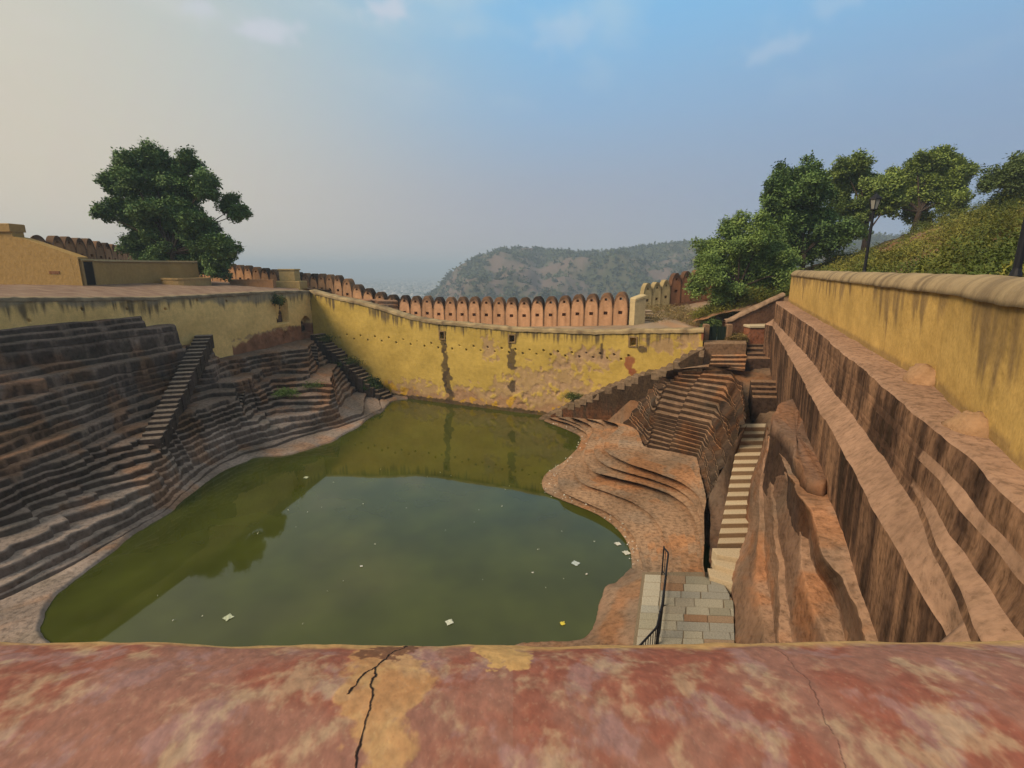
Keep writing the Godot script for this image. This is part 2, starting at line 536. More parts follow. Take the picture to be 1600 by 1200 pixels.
# ------------------------------------------------------------------ battlements
func merlon_mesh(w: float, h: float, t: float, body: Color, stain: float, seed_: int, two := true) -> ArrayMesh:
	var b := Build.new()
	var spring := h - w * 0.42
	var xs := []
	for i in 15:
		xs.append(-w / 2 + w * i / 14.0)
	var hole := [w * 0.10, h * 0.80, h * 0.87]
	var low := [w * 0.145, h * 0.39, h * 0.485]
	for e in [-hole[0], hole[0], -low[0], low[0]]:
		xs.append(e)
	xs.sort()
	var roof := func(x: float) -> float:
		var u := clampf(absf(x) / (w / 2), 0, 1)
		return spring + (h - spring) * pow(maxf(0.0, 1.0 - pow(u, 2.2)), 0.62)
	var shade := func(x: float, y: float, z: float) -> Color:
		var n := na.get_noise_3d(x * 1.6 + seed_ * 7.7, y * 0.9, z) + 0.5 * nb.get_noise_3d(x * 2.0, y * 0.6 + seed_, 0)
		var m := 1.0 + 0.3 * n
		var c := Color(body.r * m, body.g * m, body.b * m)
		var a := clampf((y - h * 0.78) / (h * 0.22) + n * 0.9, 0, 1) * stain
		a = maxf(a, clampf((absf(x) - w * 0.43) / (w * 0.06) + n, 0, 1) * stain * 0.7)
		c = c.lerp(Color(0.055, 0.042, 0.035), a)
		return c
	for i in xs.size() - 1:
		var x0: float = xs[i]
		var x1: float = xs[i + 1]
		if x1 - x0 < 0.004:
			continue
		var mid := (x0 + x1) / 2
		var cuts := [0.0]
		var voids := []
		if two and absf(mid) < low[0]:
			voids.append([low[1], low[2], 0.3])
		if absf(mid) < hole[0]:
			voids.append([hole[1], hole[2], t])
		for f in [0, 1]:
			var z := t / 2 if f == 0 else -t / 2
			var y := 0.0
			var spans := []
			for v in voids:
				if f == 1 and v[2] < t:
					continue
				spans.append([y, v[0]])
				y = v[1]
			spans.append([y, -1.0])
			for sp in spans:
				var e0: float = sp[1] if sp[1] > 0 else roof.call(x0)
				var e1: float = sp[1] if sp[1] > 0 else roof.call(x1)
				var parts := maxi(1, int((e0 - sp[0]) / (h * 0.09)))
				for k in parts:
					var a0 := lerpf(sp[0], e0, float(k) / parts)
					var a1 := lerpf(sp[0], e1, float(k) / parts)
					var b0 := lerpf(sp[0], e0, float(k + 1) / parts)
					var b1 := lerpf(sp[0], e1, float(k + 1) / parts)
					b.tint = shade.call(mid, (a0 + b0) / 2, z)
					if f == 0:
						b.quad(Vector3(x0, a0, z), Vector3(x0, b0, z), Vector3(x1, b1, z), Vector3(x1, a1, z))
					else:
						b.quad(Vector3(x0, a0, z), Vector3(x1, a1, z), Vector3(x1, b1, z), Vector3(x0, b0, z))
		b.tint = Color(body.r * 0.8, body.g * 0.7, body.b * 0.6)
		for v in voids:
			var zb: float = t / 2 - v[2]
			b.quad(Vector3(x0, v[0], t / 2), Vector3(x1, v[0], t / 2), Vector3(x1, v[0], zb), Vector3(x0, v[0], zb))
			b.quad(Vector3(x0, v[1], t / 2), Vector3(x0, v[1], zb), Vector3(x1, v[1], zb), Vector3(x1, v[1], t / 2))
			if v[2] < t:
				b.quad(Vector3(x0, v[0], zb), Vector3(x1, v[0], zb), Vector3(x1, v[1], zb), Vector3(x0, v[1], zb))
		for v in voids:
			for side in [[x0, -1], [x1, 1]]:
				if absf(absf(side[0]) - (low[0] if v[0] == low[1] else hole[0])) < 0.005:
					b.quad(Vector3(side[0], v[0], t / 2), Vector3(side[0], v[1], t / 2), Vector3(side[0], v[1], t / 2 - v[2]), Vector3(side[0], v[0], t / 2 - v[2]))
		# the rounded head, set out a little beyond the faces
		b.tint = shade.call(mid, h, 0.0)
		var o := 0.035
		var r0: float = roof.call(x0)
		var r1: float = roof.call(x1)
		b.quad(Vector3(x0, r0 + o, t / 2 + o), Vector3(x0, r0 + o, -t / 2 - o), Vector3(x1, r1 + o, -t / 2 - o), Vector3(x1, r1 + o, t / 2 + o))
		for z in [t / 2 + o, -t / 2 - o]:
			b.quad(Vector3(x0, r0 + o, z), Vector3(x1, r1 + o, z), Vector3(x1, r1 - 0.05, z), Vector3(x0, r0 - 0.05, z))
	for sx in [-w / 2, w / 2]:
		for k in 6:
			var y0 := spring * k / 6.0
			var y1 := spring * (k + 1) / 6.0
			b.tint = shade.call(sx, y0, 0.0)
			b.quad(Vector3(sx, y0, -t / 2), Vector3(sx, y1, -t / 2), Vector3(sx, y1, t / 2), Vector3(sx, y0, t / 2))
	return b.mesh()

func battlement(label: String, tops: PackedVector3Array, h: float, width: float, meshes: Array, skirt: float, tint: Color) -> Node3D:
	var d := len2(tops)
	var total := d[d.size() - 1]
	var n := maxi(1, int(round(total / width)))
	var c := resample(tops, n * 2 + 1)
	var o := thing("battlement_wall", label, "battlement", c[0] - Vector3.UP * h, "stretches of scalloped battlement")
	var foot := PackedVector3Array()
	for p in c:
		foot.append(p - Vector3.UP * h)
	part("wall_base", sweep(foot, [Vector2(0.3, 0.04), Vector2(0.3, -skirt), Vector2(-0.3, -skirt), Vector2(-0.3, 0.04), Vector2(0.3, 0.041)], func(p, _q): return Color(tint.r, tint.g, tint.b) * (1.0 + 0.25 * na.get_noise_3dv(p)), 0.4), M.plaster, o)
	for k in n:
		var a := c[k * 2]
		var e := c[k * 2 + 2]
		var m := c[k * 2 + 1]
		var i := MeshInstance3D.new()
		i.name = "merlon"
		i.mesh = meshes[rng.randi() % meshes.size()]
		i.material_override = M.plaster
		o.add_child(i, true)
		var dir := Vector3(e.x - a.x, 0, e.z - a.z)
		var wide := dir.length() * 0.95
		var x := dir.normalized()
		var front := Vector3(-x.z, 0, x.x)
		var s := h * (1.0 + 0.02 * rng.randf_range(-1, 1))
		i.transform = Transform3D(Basis(x * wide, Vector3.UP * s, front), m - Vector3.UP * h - o.position)
	return o

# ------------------------------------------------------------------ plants
func leaf_clump(leaves: int, reach: float, size: float, long: float, seed_: int) -> ArrayMesh:
	var r := RandomNumberGenerator.new()
	r.seed = seed_
	var b := Build.new()
	for k in leaves:
		var at := Vector3(r.randf_range(-1, 1), r.randf_range(-0.7, 0.7), r.randf_range(-1, 1)) * reach
		var d := Vector3(r.randf_range(-1, 1), r.randf_range(-0.5, 0.6), r.randf_range(-1, 1)).normalized()
		var s := d.cross(Vector3(r.randf_range(-1, 1), 1.5, r.randf_range(-1, 1))).normalized()
		var g := 0.75 + 0.5 * r.randf()
		b.tint = Color(g, g, g)
		var l := size * long * r.randf_range(0.7, 1.2)
		var w := size * 0.5
		b.tri(at, at + d * l * 0.5 + s * w, at + d * l)
		b.tri(at, at + d * l, at + d * l * 0.5 - s * w + Vector3.DOWN * w * 0.3)
	return b.mesh()

func scatter(mesh: Mesh, spots: Array, tint: Array) -> MultiMesh:
	var mm := MultiMesh.new()
	mm.transform_format = MultiMesh.TRANSFORM_3D
	mm.use_colors = true
	mm.mesh = mesh
	mm.instance_count = spots.size()
	for i in spots.size():
		mm.set_instance_transform(i, spots[i])
		mm.set_instance_color(i, tint[i])
	return mm

func turned(at: Vector3, s: float) -> Transform3D:
	return Transform3D(Basis.from_euler(Vector3(rng.randf_range(-0.7, 0.7), rng.randf() * TAU, rng.randf_range(-0.7, 0.7))).scaled(Vector3.ONE * s), at)

func tree(label: String, category: String, at: Vector3, lobes: Array, deep: float, per: int, clump: Mesh, a: Color, b: Color, size: float, called := "tree") -> void:
	var o := thing(called, label, category, at)
	var wood := Build.new()
	var centre := Vector3.ZERO
	for l: Vector4 in lobes:
		centre += Vector3(l.x, l.y, l.z) / lobes.size()
	var fork := at.lerp(Vector3(at.x * 0.6 + centre.x * 0.4, centre.y, at.z), 0.42)
	wood.tube(at - Vector3.UP * 0.8 - at, fork - at, 0.30 * deep / 3.0, 0.20 * deep / 3.0, 9)
	var spots := []
	var tint := []
	for l: Vector4 in lobes:
		var c := Vector3(l.x, l.y, l.z + rng.randf_range(-1, 1) * deep * 0.55)
		var j := fork.lerp(c, 0.55) + Vector3(rng.randf_range(-0.3, 0.3), rng.randf_range(0.0, 0.5), rng.randf_range(-0.3, 0.3))
		wood.tube(fork - at, j - at, 0.09 * deep / 3.0, 0.05 * deep / 3.0, 6)
		wood.tube(j - at, c - at, 0.05 * deep / 3.0, 0.02, 5)
		for m in 10:
			var e := Vector3(rng.randfn(), rng.randfn() * 0.9, rng.randfn()).normalized() * (l.w * (0.0 if m == 0 else rng.randf_range(0.5, 1.08)))
			var cc := c + e
			var rr := l.w * (0.70 if m == 0 else rng.randf_range(0.26, 0.42))
			if m > 0:
				wood.tube(c - at, cc - at, 0.03, 0.012, 4)
			var g := rng.randf()
			for k in int(per * rr * rr / (1.5 if m == 0 else 2.2)) + 5:
				var d := Vector3(rng.randfn(), rng.randfn(), rng.randfn()).normalized()
				var r := rr * (0.5 + 0.55 * pow(rng.randf(), 0.6))
				var p := cc + Vector3(d.x, d.y * 0.75, d.z) * r
				spots.append(turned(p - at, size * rng.randf_range(0.7, 1.25)))
				var t := clampf(0.55 * g + 0.45 * rng.randf(), 0, 1)
				tint.append(a.lerp(b, t) * 1.9)
	part("trunk", wood.mesh(), M.bark, o, false)
	var crown := MultiMeshInstance3D.new()
	crown.name = "crown"
	crown.set_meta("kind", "stuff")
	crown.multimesh = scatter(clump, spots, tint)
	crown.material_override = M.leaf
	o.add_child(crown)

func plant(called: String, label: String, category: String, at: Vector3, size: Vector3, count: int, clump: Mesh, a: Color, b: Color, s := 0.5, group := "") -> void:
	var o := thing(called, label, category, at, group)
	var spots := []
	var tint := []
	for k in count:
		var d := Vector3(rng.randfn(), absf(rng.randfn()), rng.randfn()).normalized() * pow(rng.randf(), 0.5)
		spots.append(turned(Vector3(d.x * size.x, d.y * size.y, d.z * size.z), s * rng.randf_range(0.6, 1.3)))
		tint.append(a.lerp(b, rng.randf()))
	var st := Build.new()
	for k in 5:
		st.tube(Vector3(rng.randf_range(-0.05, 0.05), -0.1, rng.randf_range(-0.05, 0.05)), Vector3(rng.randf_range(-0.5, 0.5) * size.x, size.y * 0.6, rng.randf_range(-0.5, 0.5) * size.z), 0.02, 0.01, 5)
	part("stem", st.mesh(), M.bark, o, false)
	var f := MultiMeshInstance3D.new()
	f.name = "foliage"
	f.set_meta("kind", "stuff")
	f.multimesh = scatter(clump, spots, tint)
	f.material_override = M.leaf
	o.add_child(f)

# ------------------------------------------------------------------ steps
func flight(label: String, a: Vector3, b: Vector3, steps: int, width: float, deep: float, dark: Color, light: Color, mat: Material, jitter := 0.02, across := Vector3.ZERO, called := "stone_stair") -> void:
	# from the top a down to the bottom b; every step is a part
	var o := thing(called, label, "steps", b)
	var run := Vector3(b.x - a.x, 0, b.z - a.z)
	var f := run.normalized()
	var s := across.normalized() if across != Vector3.ZERO else Vector3(-f.z, 0, f.x)
	var g := Vector3(s.z, 0, -s.x)
	if g.dot(f) < 0:
		g = -g
	var go := run.length() / steps
	for k in steps:
		var t := (k + 0.5) / steps
		var at := a.lerp(b, t)
		var y := lerpf(a.y, b.y, (k + 0.5) / steps) + rng.randf_range(-1, 1) * jitter * 0.5
		var sh := 1.0 + rng.randf_range(-0.15, 0.15)
		var w := width * (1.0 + rng.randf_range(-1, 1) * jitter * 2.0) * 0.5
		var u := a.lerp(b, (k - 0.35) / steps) - o.position
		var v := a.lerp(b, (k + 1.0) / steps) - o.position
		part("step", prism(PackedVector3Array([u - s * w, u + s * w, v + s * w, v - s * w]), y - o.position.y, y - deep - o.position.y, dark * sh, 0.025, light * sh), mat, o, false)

# ------------------------------------------------------------------ builders of the place
func left_bank() -> void:
	var hs: Array = [0, 0.2, 0.5, 0.9, 1.3, 1.6, 1.9, 2.2, 2.5, 2.8, 3.1, 3.4, 3.75, 4.1, 4.4, 4.7, 5.03, 5.34, 5.97, 6.3, 7.1, 7.47, 7.8, 8.1]
	var rs: Array = [[16.08, 16.23, 16.39, 16.54, 16.69, 16.84, 16.99, 17.15, 17.11, 17.04, 16.81, 16.38, 15.98, 15.58, 15.32, 15.08, 14.73, 14.38, 14.12, 14.09, 14.06, 13.99, 13.94, 13.91, 13.88, 13.85, 13.77, 13.6, 13.43, 13.25, 11.96, 11.5, 11.32, 11.14, 11.04, 10.98, 10.91, 11.05, 11.26, 11.46, 11.67, 11.87, 12.16, 12.71, 13.27, 13.81, 14.25, 14.7, 15.87, 17.06, 17.5, 17.5],
	[33.46, 33.46, 33.46, 33.46, 33.46, 31.99, 28.72, 25.96, 23.61, 21.56, 19.68, 18.07, 17.01, 16.3, 15.77, 15.23, 14.88, 14.53, 14.27, 14.24, 14.21, 14.19, 14.17, 14.24, 14.31, 14.38, 14.45, 14.42, 14.32, 14.21, 13.97, 13.68, 13.39, 13.34, 13.3, 13.25, 13.21, 13.15, 13.1, 13.04, 12.98, 13.1, 13.24, 13.38, 13.52, 13.96, 14.4, 14.85, 17.9, 20.11, 19.05, 18.13],
	[33.6, 33.6, 33.6, 33.6, 33.6, 32.12, 28.86, 26.1, 23.74, 21.7, 19.82, 18.2, 17.38, 16.77, 16.19, 15.67, 15.21, 14.9, 14.59, 14.42, 14.44, 14.47, 14.49, 14.52, 14.58, 14.64, 14.71, 14.77, 14.73, 14.67, 14.61, 14.37, 14.13, 13.9, 13.72, 13.55, 13.37, 13.29, 13.26, 13.22, 13.18, 13.27, 13.43, 13.6, 13.76, 15.11, 16.92, 18.72, 20.53, 20.15, 19.09, 18.17],
	[34.46, 34.46, 34.46, 34.46, 34.46, 32.99, 29.73, 26.97, 24.61, 22.57, 20.68, 19.05, 17.82, 16.99, 16.28, 15.72, 15.25, 14.94, 14.63, 14.46, 14.48, 14.51, 14.53, 14.56, 14.62, 14.68, 14.75, 14.81, 14.77, 14.71, 14.65, 14.45, 14.31, 14.18, 14.05, 13.9, 13.76, 13.61, 13.45, 13.28, 13.22, 13.82, 14.95, 16.09, 17.22, 18.35, 19.49, 20.62, 21.33, 20.19, 19.13, 18.21],
	[35.49, 35.49, 35.49, 35.49, 35.49, 34.02, 30.76, 28, 25.64, 23.6, 21.71, 20.08, 18.65, 17.44, 17.03, 16.62, 15.91, 15.25, 14.87, 14.5, 14.52, 14.55, 14.57, 14.6, 14.66, 14.72, 14.79, 14.85, 14.81, 14.75, 14.69, 14.55, 14.57, 14.59, 14.61, 14.3, 13.93, 13.65, 13.49, 13.32, 13.26, 13.91, 15.15, 16.39, 17.63, 18.87, 20.11, 21.35, 21.37, 20.23, 19.17, 18.25],
	[37.06, 37.06, 37.06, 37.06, 37.06, 35.58, 32.32, 29.56, 27.2, 25.16, 23.28, 21.64, 20.21, 18.96, 18.12, 17.54, 17.02, 16.29, 15.47, 14.99, 14.57, 14.59, 14.61, 14.64, 14.7, 14.76, 14.83, 14.89, 14.85, 14.79, 14.78, 14.88, 15.02, 15.16, 15.3, 15.45, 15.06, 14.49, 13.94, 13.44, 13.3, 13.95, 15.25, 16.58, 17.92, 19.25, 20.59, 21.92, 21.41, 20.27, 19.21, 18.29],
	[37.89, 37.89, 37.89, 37.89, 37.89, 36.41, 33.15, 30.39, 28.03, 25.99, 24.11, 22.47, 21.04, 19.79, 18.57, 17.94, 17.4, 16.88, 16.17, 15.5, 14.89, 14.67, 14.7, 14.72, 14.75, 14.8, 14.87, 14.93, 14.89, 14.89, 15.01, 15.14, 15.32, 15.54, 15.75, 15.97, 16.18, 15.5, 14.72, 14.03, 13.35, 13.99, 15.29, 16.73, 18.18, 19.63, 21.08, 22.53, 21.45, 20.31, 19.25, 18.33],
	[38.28, 38.28, 38.28, 38.28, 38.28, 36.8, 33.54, 30.78, 28.42, 26.38, 24.5, 22.86, 21.43, 20.18, 18.91, 18.22, 17.67, 17.13, 16.61, 16.1, 15.5, 14.83, 14.81, 14.81, 14.81, 14.84, 14.91, 14.97, 14.93, 15.04, 15.22, 15.4, 15.58, 15.82, 16.06, 16.3, 16.55, 16.37, 15.46, 14.62, 13.82, 14.03, 15.33, 16.86, 18.44, 20.02, 21.6, 22.77, 21.49, 20.35, 19.29, 18.37],
	[38.45, 38.45, 38.45, 38.45, 38.45, 36.97, 33.71, 30.95, 28.59, 26.55, 24.67, 23.03, 21.6, 20.35, 19.08, 18.29, 17.76, 17.28, 16.85, 16.52, 16.19, 15.53, 14.98, 14.94, 14.9, 14.88, 14.95, 15.01, 15.04, 15.22, 15.43, 15.65, 15.87, 16.1, 16.34, 16.59, 16.83, 17.08, 16.37, 15.64, 14.73, 14.07, 15.37, 16.9, 18.65, 20.4, 22.15, 22.81, 21.53, 20.39, 19.33, 18.41],
	[38.62, 38.62, 38.62, 38.62, 38.62, 37.15, 33.89, 31.13, 28.77, 26.72, 24.84, 23.21, 21.78, 20.52, 19.26, 18.37, 17.84, 17.41, 17, 16.81, 16.61, 16.41, 15.73, 15.23, 15.12, 15.02, 15.09, 15.21, 15.32, 15.43, 15.54, 15.69, 15.91, 16.14, 16.38, 16.69, 17.02, 17.36, 17.18, 16.6, 15.85, 14.75, 15.41, 16.94, 18.82, 20.78, 22.74, 22.85, 21.57, 20.43, 19.37, 18.45],
	[39.08, 39.08, 39.08, 39.08, 39.08, 37.61, 34.35, 31.59, 29.23, 27.18, 25.3, 23.67, 22.24, 20.98, 19.72, 18.6, 18, 17.6, 17.23, 17.05, 16.94, 16.84, 16.73, 16.46, 16.19, 15.86, 15.46, 15.51, 15.64, 15.76, 15.83, 15.73, 15.95, 16.18, 16.42, 16.78, 17.2, 17.62, 17.91, 17.48, 17.05, 17.79, 18.95, 20.11, 21.27, 22.43, 23.59, 22.89, 21.61, 20.47, 19.41, 18.49],
	[39.68, 39.68, 39.68, 39.68, 39.68, 38.21, 34.95, 32.19, 29.83, 27.78, 25.9, 24.27, 22.84, 21.58, 20.32, 19.13, 18.39, 17.95, 17.71, 17.48, 17.41, 17.4, 17.38, 17.37, 17.27, 17.11, 16.95, 16.95, 17.02, 17.09, 17, 16.91, 15.99, 16.22, 16.64, 17.23, 17.82, 18.41, 19.01, 19.6, 18.64, 17.93, 19.15, 20.38, 21.61, 22.84, 24.06, 22.93, 21.65, 20.51, 19.45, 18.53],
	[40.04, 40.04, 40.04, 40.04, 40.04, 38.56, 35.3, 32.54, 30.18, 28.14, 26.26, 24.62, 23.19, 21.94, 20.67, 19.48, 18.66, 18.24, 17.98, 17.76, 17.58, 17.61, 17.63, 17.66, 17.68, 17.67, 17.66, 17.65, 17.65, 17.67, 17.69, 17.67, 17.66, 16.26, 16.68, 17.27, 17.88, 18.48, 19.08, 19.68, 19.28, 18.65, 19.33, 20.66, 21.99, 23.31, 24.46, 22.97, 21.69, 20.55, 19.49, 18.57],
	[40.85, 40.85, 40.85, 40.85, 40.85, 39.38, 36.12, 33.35, 31, 28.95, 27.07, 25.43, 24.01, 22.75, 21.48, 20.3, 19.26, 18.87, 18.72, 18.54, 18.33, 18.12, 18.12, 18.14, 18.16, 18.18, 18.21, 18.24, 18.28, 18.32, 18.37, 18.14, 17.7, 18.25, 18.49, 18.73, 18.96, 19.2, 19.44, 19.72, 19.35, 18.89, 19.4, 20.86, 22.33, 23.8, 24.5, 23.01, 21.73, 20.59, 19.53, 18.61],
	[41.43, 41.43, 41.43, 41.43, 41.43, 39.95, 36.69, 33.93, 31.57, 29.53, 27.65, 26.01, 24.58, 23.33, 22.06, 20.88, 19.83, 19.08, 18.92, 18.76, 18.49, 18.22, 18.2, 18.28, 18.36, 18.44, 18.48, 18.45, 18.42, 18.43, 18.52, 18.62, 17.74, 18.29, 18.83, 18.99, 19.14, 19.3, 19.48, 19.76, 19.51, 19.34, 19.47, 21.06, 22.65, 24.24, 24.54, 23.05, 21.77, 20.63, 19.57, 18.65],
	[42.2, 42.2, 42.2, 42.2, 42.2, 40.72, 37.46, 34.7, 32.34, 30.3, 28.41, 26.78, 25.35, 24.1, 22.83, 21.64, 20.6, 19.68, 19.22, 19.01, 18.81, 18.61, 18.43, 18.41, 18.4, 18.48, 18.52, 18.49, 18.46, 18.47, 18.56, 18.66, 17.78, 18.33, 18.96, 19.13, 19.29, 19.46, 19.62, 19.8, 19.76, 19.63, 19.51, 21.21, 22.96, 24.7, 24.58, 23.09, 21.81, 20.67, 19.61, 18.69],
	[42.85, 42.85, 42.85, 42.85, 42.85, 41.38, 38.12, 35.36, 33, 30.96, 29.07, 27.44, 26.01, 24.75, 23.49, 22.3, 21.26, 20.34, 19.53, 19.25, 18.97, 18.69, 18.47, 18.45, 18.44, 18.52, 18.56, 18.53, 18.5, 18.51, 18.6, 18.7, 18.45, 18.72, 19, 20.98, 21.2, 21.46, 21.77, 22.13, 22.6, 23.19, 23.86, 24.62, 25.48, 26.45, 24.62, 23.13, 21.85, 20.71, 19.65, 18.73],
	[43.34, 43.34, 43.34, 43.34, 43.34, 41.87, 38.61, 35.85, 33.49, 31.44, 29.56, 27.92, 26.5, 25.24, 23.97, 22.79, 21.75, 20.83, 20.02, 19.46, 19.05, 18.89, 18.73, 18.61, 18.56, 18.56, 18.6, 18.57, 18.54, 18.55, 18.64, 18.74, 18.66, 19.05, 19.43, 21.02, 21.24, 21.5, 21.81, 22.17, 22.64, 23.23, 23.9, 24.66, 25.52, 26.49, 24.66, 23.17, 21.89, 20.75, 19.69, 18.77],
	[44.47, 44.47, 44.47, 44.47, 44.47, 42.99, 39.73, 36.97, 34.61, 32.57, 30.69, 29.05, 27.62, 26.37, 25.1, 23.92, 22.87, 21.96, 21.15, 20.43, 19.94, 19.64, 19.48, 19.33, 19.16, 18.92, 18.68, 18.61, 18.58, 18.59, 18.68, 18.78, 20.59, 20.68, 20.81, 21.06, 21.28, 21.54, 21.85, 22.21, 22.68, 23.27, 23.94, 24.7, 25.56, 26.53, 24.7, 23.21, 21.93, 20.79, 19.73, 18.81],
	[45.05, 45.05, 45.05, 45.05, 45.05, 43.57, 40.31, 37.55, 35.19, 33.15, 31.27, 29.63, 28.2, 26.95, 25.68, 24.5, 23.45, 22.54, 21.73, 21.01, 20.32, 20.13, 19.97, 19.99, 19.72, 19.49, 19.31, 19.17, 19.06, 19, 18.98, 18.99, 20.63, 20.72, 20.85, 21.1, 21.32, 21.58, 21.89, 22.25, 22.72, 23.31, 23.98, 24.74, 25.6, 26.57, 24.74, 23.25, 21.97, 20.83, 19.77, 18.85],
	[47, 47, 47, 47, 47, 45.53, 42.26, 39.5, 37.14, 35.1, 33.22, 31.58, 30.15, 28.9, 27.63, 26.45, 25.41, 24.49, 23.68, 22.96, 22.26, 21.51, 20.84, 20.26, 19.87, 19.64, 19.46, 19.32, 19.21, 19.15, 19.13, 19.14, 20.67, 20.76, 20.89, 21.14, 21.36, 21.62, 21.93, 22.29, 22.76, 23.35, 24.02, 24.78, 25.64, 26.61, 24.78, 23.29, 22.01, 20.87, 19.81, 18.89],
	[47.06, 47.06, 47.06, 47.06, 47.06, 45.59, 42.32, 39.56, 37.2, 35.16, 33.28, 31.64, 30.21, 28.96, 27.69, 26.51, 25.47, 24.55, 23.74, 23.02, 22.32, 21.57, 20.9, 20.32, 19.93, 19.7, 19.52, 19.38, 19.27, 19.21, 19.19, 19.2, 20.71, 20.8, 20.93, 21.18, 21.4, 21.66, 21.97, 22.33, 22.8, 23.39, 24.06, 24.82, 25.68, 26.65, 24.82, 23.33, 22.05, 20.91, 19.85, 18.93],
	[47.38, 47.38, 47.38, 47.38, 47.38, 45.91, 42.64, 39.88, 37.52, 35.48, 33.6, 31.96, 30.53, 29.28, 28.01, 26.83, 25.79, 24.87, 24.06, 23.34, 22.64, 21.89, 21.22, 20.64, 20.25, 20.02, 19.84, 19.7, 19.59, 19.53, 20.53, 20.54, 20.75, 20.84, 20.97, 21.22, 21.44, 21.7, 22.01, 22.37, 22.84, 23.43, 24.1, 24.86, 25.72, 26.69, 24.86, 23.37, 22.09, 20.95, 19.89, 18.97],
	[47.65, 47.65, 47.65, 47.65, 47.65, 46.18, 42.91, 40.15, 37.79, 35.75, 33.87, 32.23, 30.8, 29.55, 28.28, 27.1, 26.06, 25.14, 24.33, 23.61, 22.91, 22.16, 21.49, 20.91, 20.52, 20.29, 20.11, 19.97, 19.86, 19.8, 20.57, 20.58, 20.79, 20.88, 21.01, 21.26, 21.48, 21.74, 22.05, 22.41, 22.88, 23.47, 24.14, 24.9, 25.76, 26.73, 24.9, 23.41, 22.13, 20.99, 19.93, 19.01]]
	var n := 1300
	var pts := PackedVector3Array()
	var cols := PackedColorArray()
	var rad := []      # radius of every ledge at every column
	var hgt := []
	for k in hs.size():
		var row := PackedFloat32Array()
		var hr := PackedFloat32Array()
		var r: Array = rs[k]
		for i in n:
			var s := float(i) / (n - 1) * (r.size() - 1)
			var q := mini(int(s), r.size() - 2)
			var v: float = cubic_interpolate(r[q], r[q + 1], r[maxi(q - 1, 0)], r[mini(q + 2, r.size() - 1)], s - q)
			v = clampf(v, minf(r[q], r[q + 1]), maxf(r[q], r[q + 1])) if k > 18 else v
			var a := deg_to_rad(lerpf(242.0, 113.0, float(i) / (n - 1)))
			var amp := 0.40 * smooth(0.3, 1.2, hs[k]) if hs[k] < 3.0 else 0.05
			if a < deg_to_rad(155.0):
				amp = 0.26 * smooth(0.3, 1.2, hs[k])
			if k > 0:
				v += amp * (1.5 * nc.get_noise_2d(a * 17.0, k * 0.22) + 0.5 * nc.get_noise_2d(a * 26.0, k * 1.1) + 0.5 * na.get_noise_2d(a * 22.0, k * 2.3)) + 0.03 * nb.get_noise_2d(a * 60.0, k * 5.0)
				if hs[k] > 3.3 and hs[k] < 7.0 and k % 2 == 0:   # here and there a ledge dies out into the face above it
					v = lerpf(v, rad[k - 1][i] + 0.05, 0.85 * smooth(0.20, 0.42, nc.get_noise_2d(a * 7.0 + k * 0.15, k * 0.9)) * smooth(2.65, 2.95, a))
				v = maxf(v, rad[k - 1][i] + (0.12 if hs[k] < 3.3 else 0.05))
			row.append(v)
			hr.append(hs[k] + 0.05 * nc.get_noise_2d(a * 14.0, k * 3.0) * (1.0 if k > 0 else 0.3))
		rad.append(row)
		hgt.append(hr)
	var rows := []     # [ledge, radius offset, height kind, tread]
	for k in hs.size():
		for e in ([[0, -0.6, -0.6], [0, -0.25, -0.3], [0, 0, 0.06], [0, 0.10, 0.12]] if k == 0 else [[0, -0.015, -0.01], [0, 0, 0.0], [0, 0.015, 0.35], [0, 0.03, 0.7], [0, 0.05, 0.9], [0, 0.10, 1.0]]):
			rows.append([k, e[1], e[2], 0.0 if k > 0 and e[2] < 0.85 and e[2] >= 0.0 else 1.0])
		for e in [0.35, 0.7]:
			rows.append([k, e, 9.0, 1.0])
	for rr in rows:
		var k: int = rr[0]
		for i in n:
			var a := deg_to_rad(lerpf(242.0, 113.0, float(i) / (n - 1)))
			var r: float = rad[k][i]
			var y: float
			if rr[2] > 5.0:
				var nxt: float = rad[k + 1][i] if k + 1 < hs.size() else r + 1.5
				r = lerpf(r + 0.10, maxf(nxt, r + 0.12), rr[1])
				y = (hgt[k][i] if k > 0 else 0.13) + 0.03 * rr[1]
			elif k == 0:
				r += rr[1]
				y = rr[2]
			else:
				r += rr[1]
				y = lerpf(hgt[k - 1][i] + 0.03, hgt[k][i], rr[2])
			var p := Vector3(-2.0 + r * cos(a), y, -25.0 - r * sin(a))
			var w := 0.07 if hs[k] < 3.2 else 0.04
			p += Vector3(na.get_noise_3dv(p * 1.2), 0.6 * nb.get_noise_3dv(p * 0.5), na.get_noise_3dv(p * 1.2 + Vector3(3, 1, 8))) * w
			pts.append(p)
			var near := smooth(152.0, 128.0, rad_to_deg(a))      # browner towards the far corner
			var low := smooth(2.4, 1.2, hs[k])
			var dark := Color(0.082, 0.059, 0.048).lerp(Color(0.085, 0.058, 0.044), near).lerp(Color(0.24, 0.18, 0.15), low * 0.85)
			var light := Color(0.34, 0.25, 0.20).lerp(Color(0.33, 0.215, 0.15), near).lerp(Color(0.43, 0.335, 0.28), low)
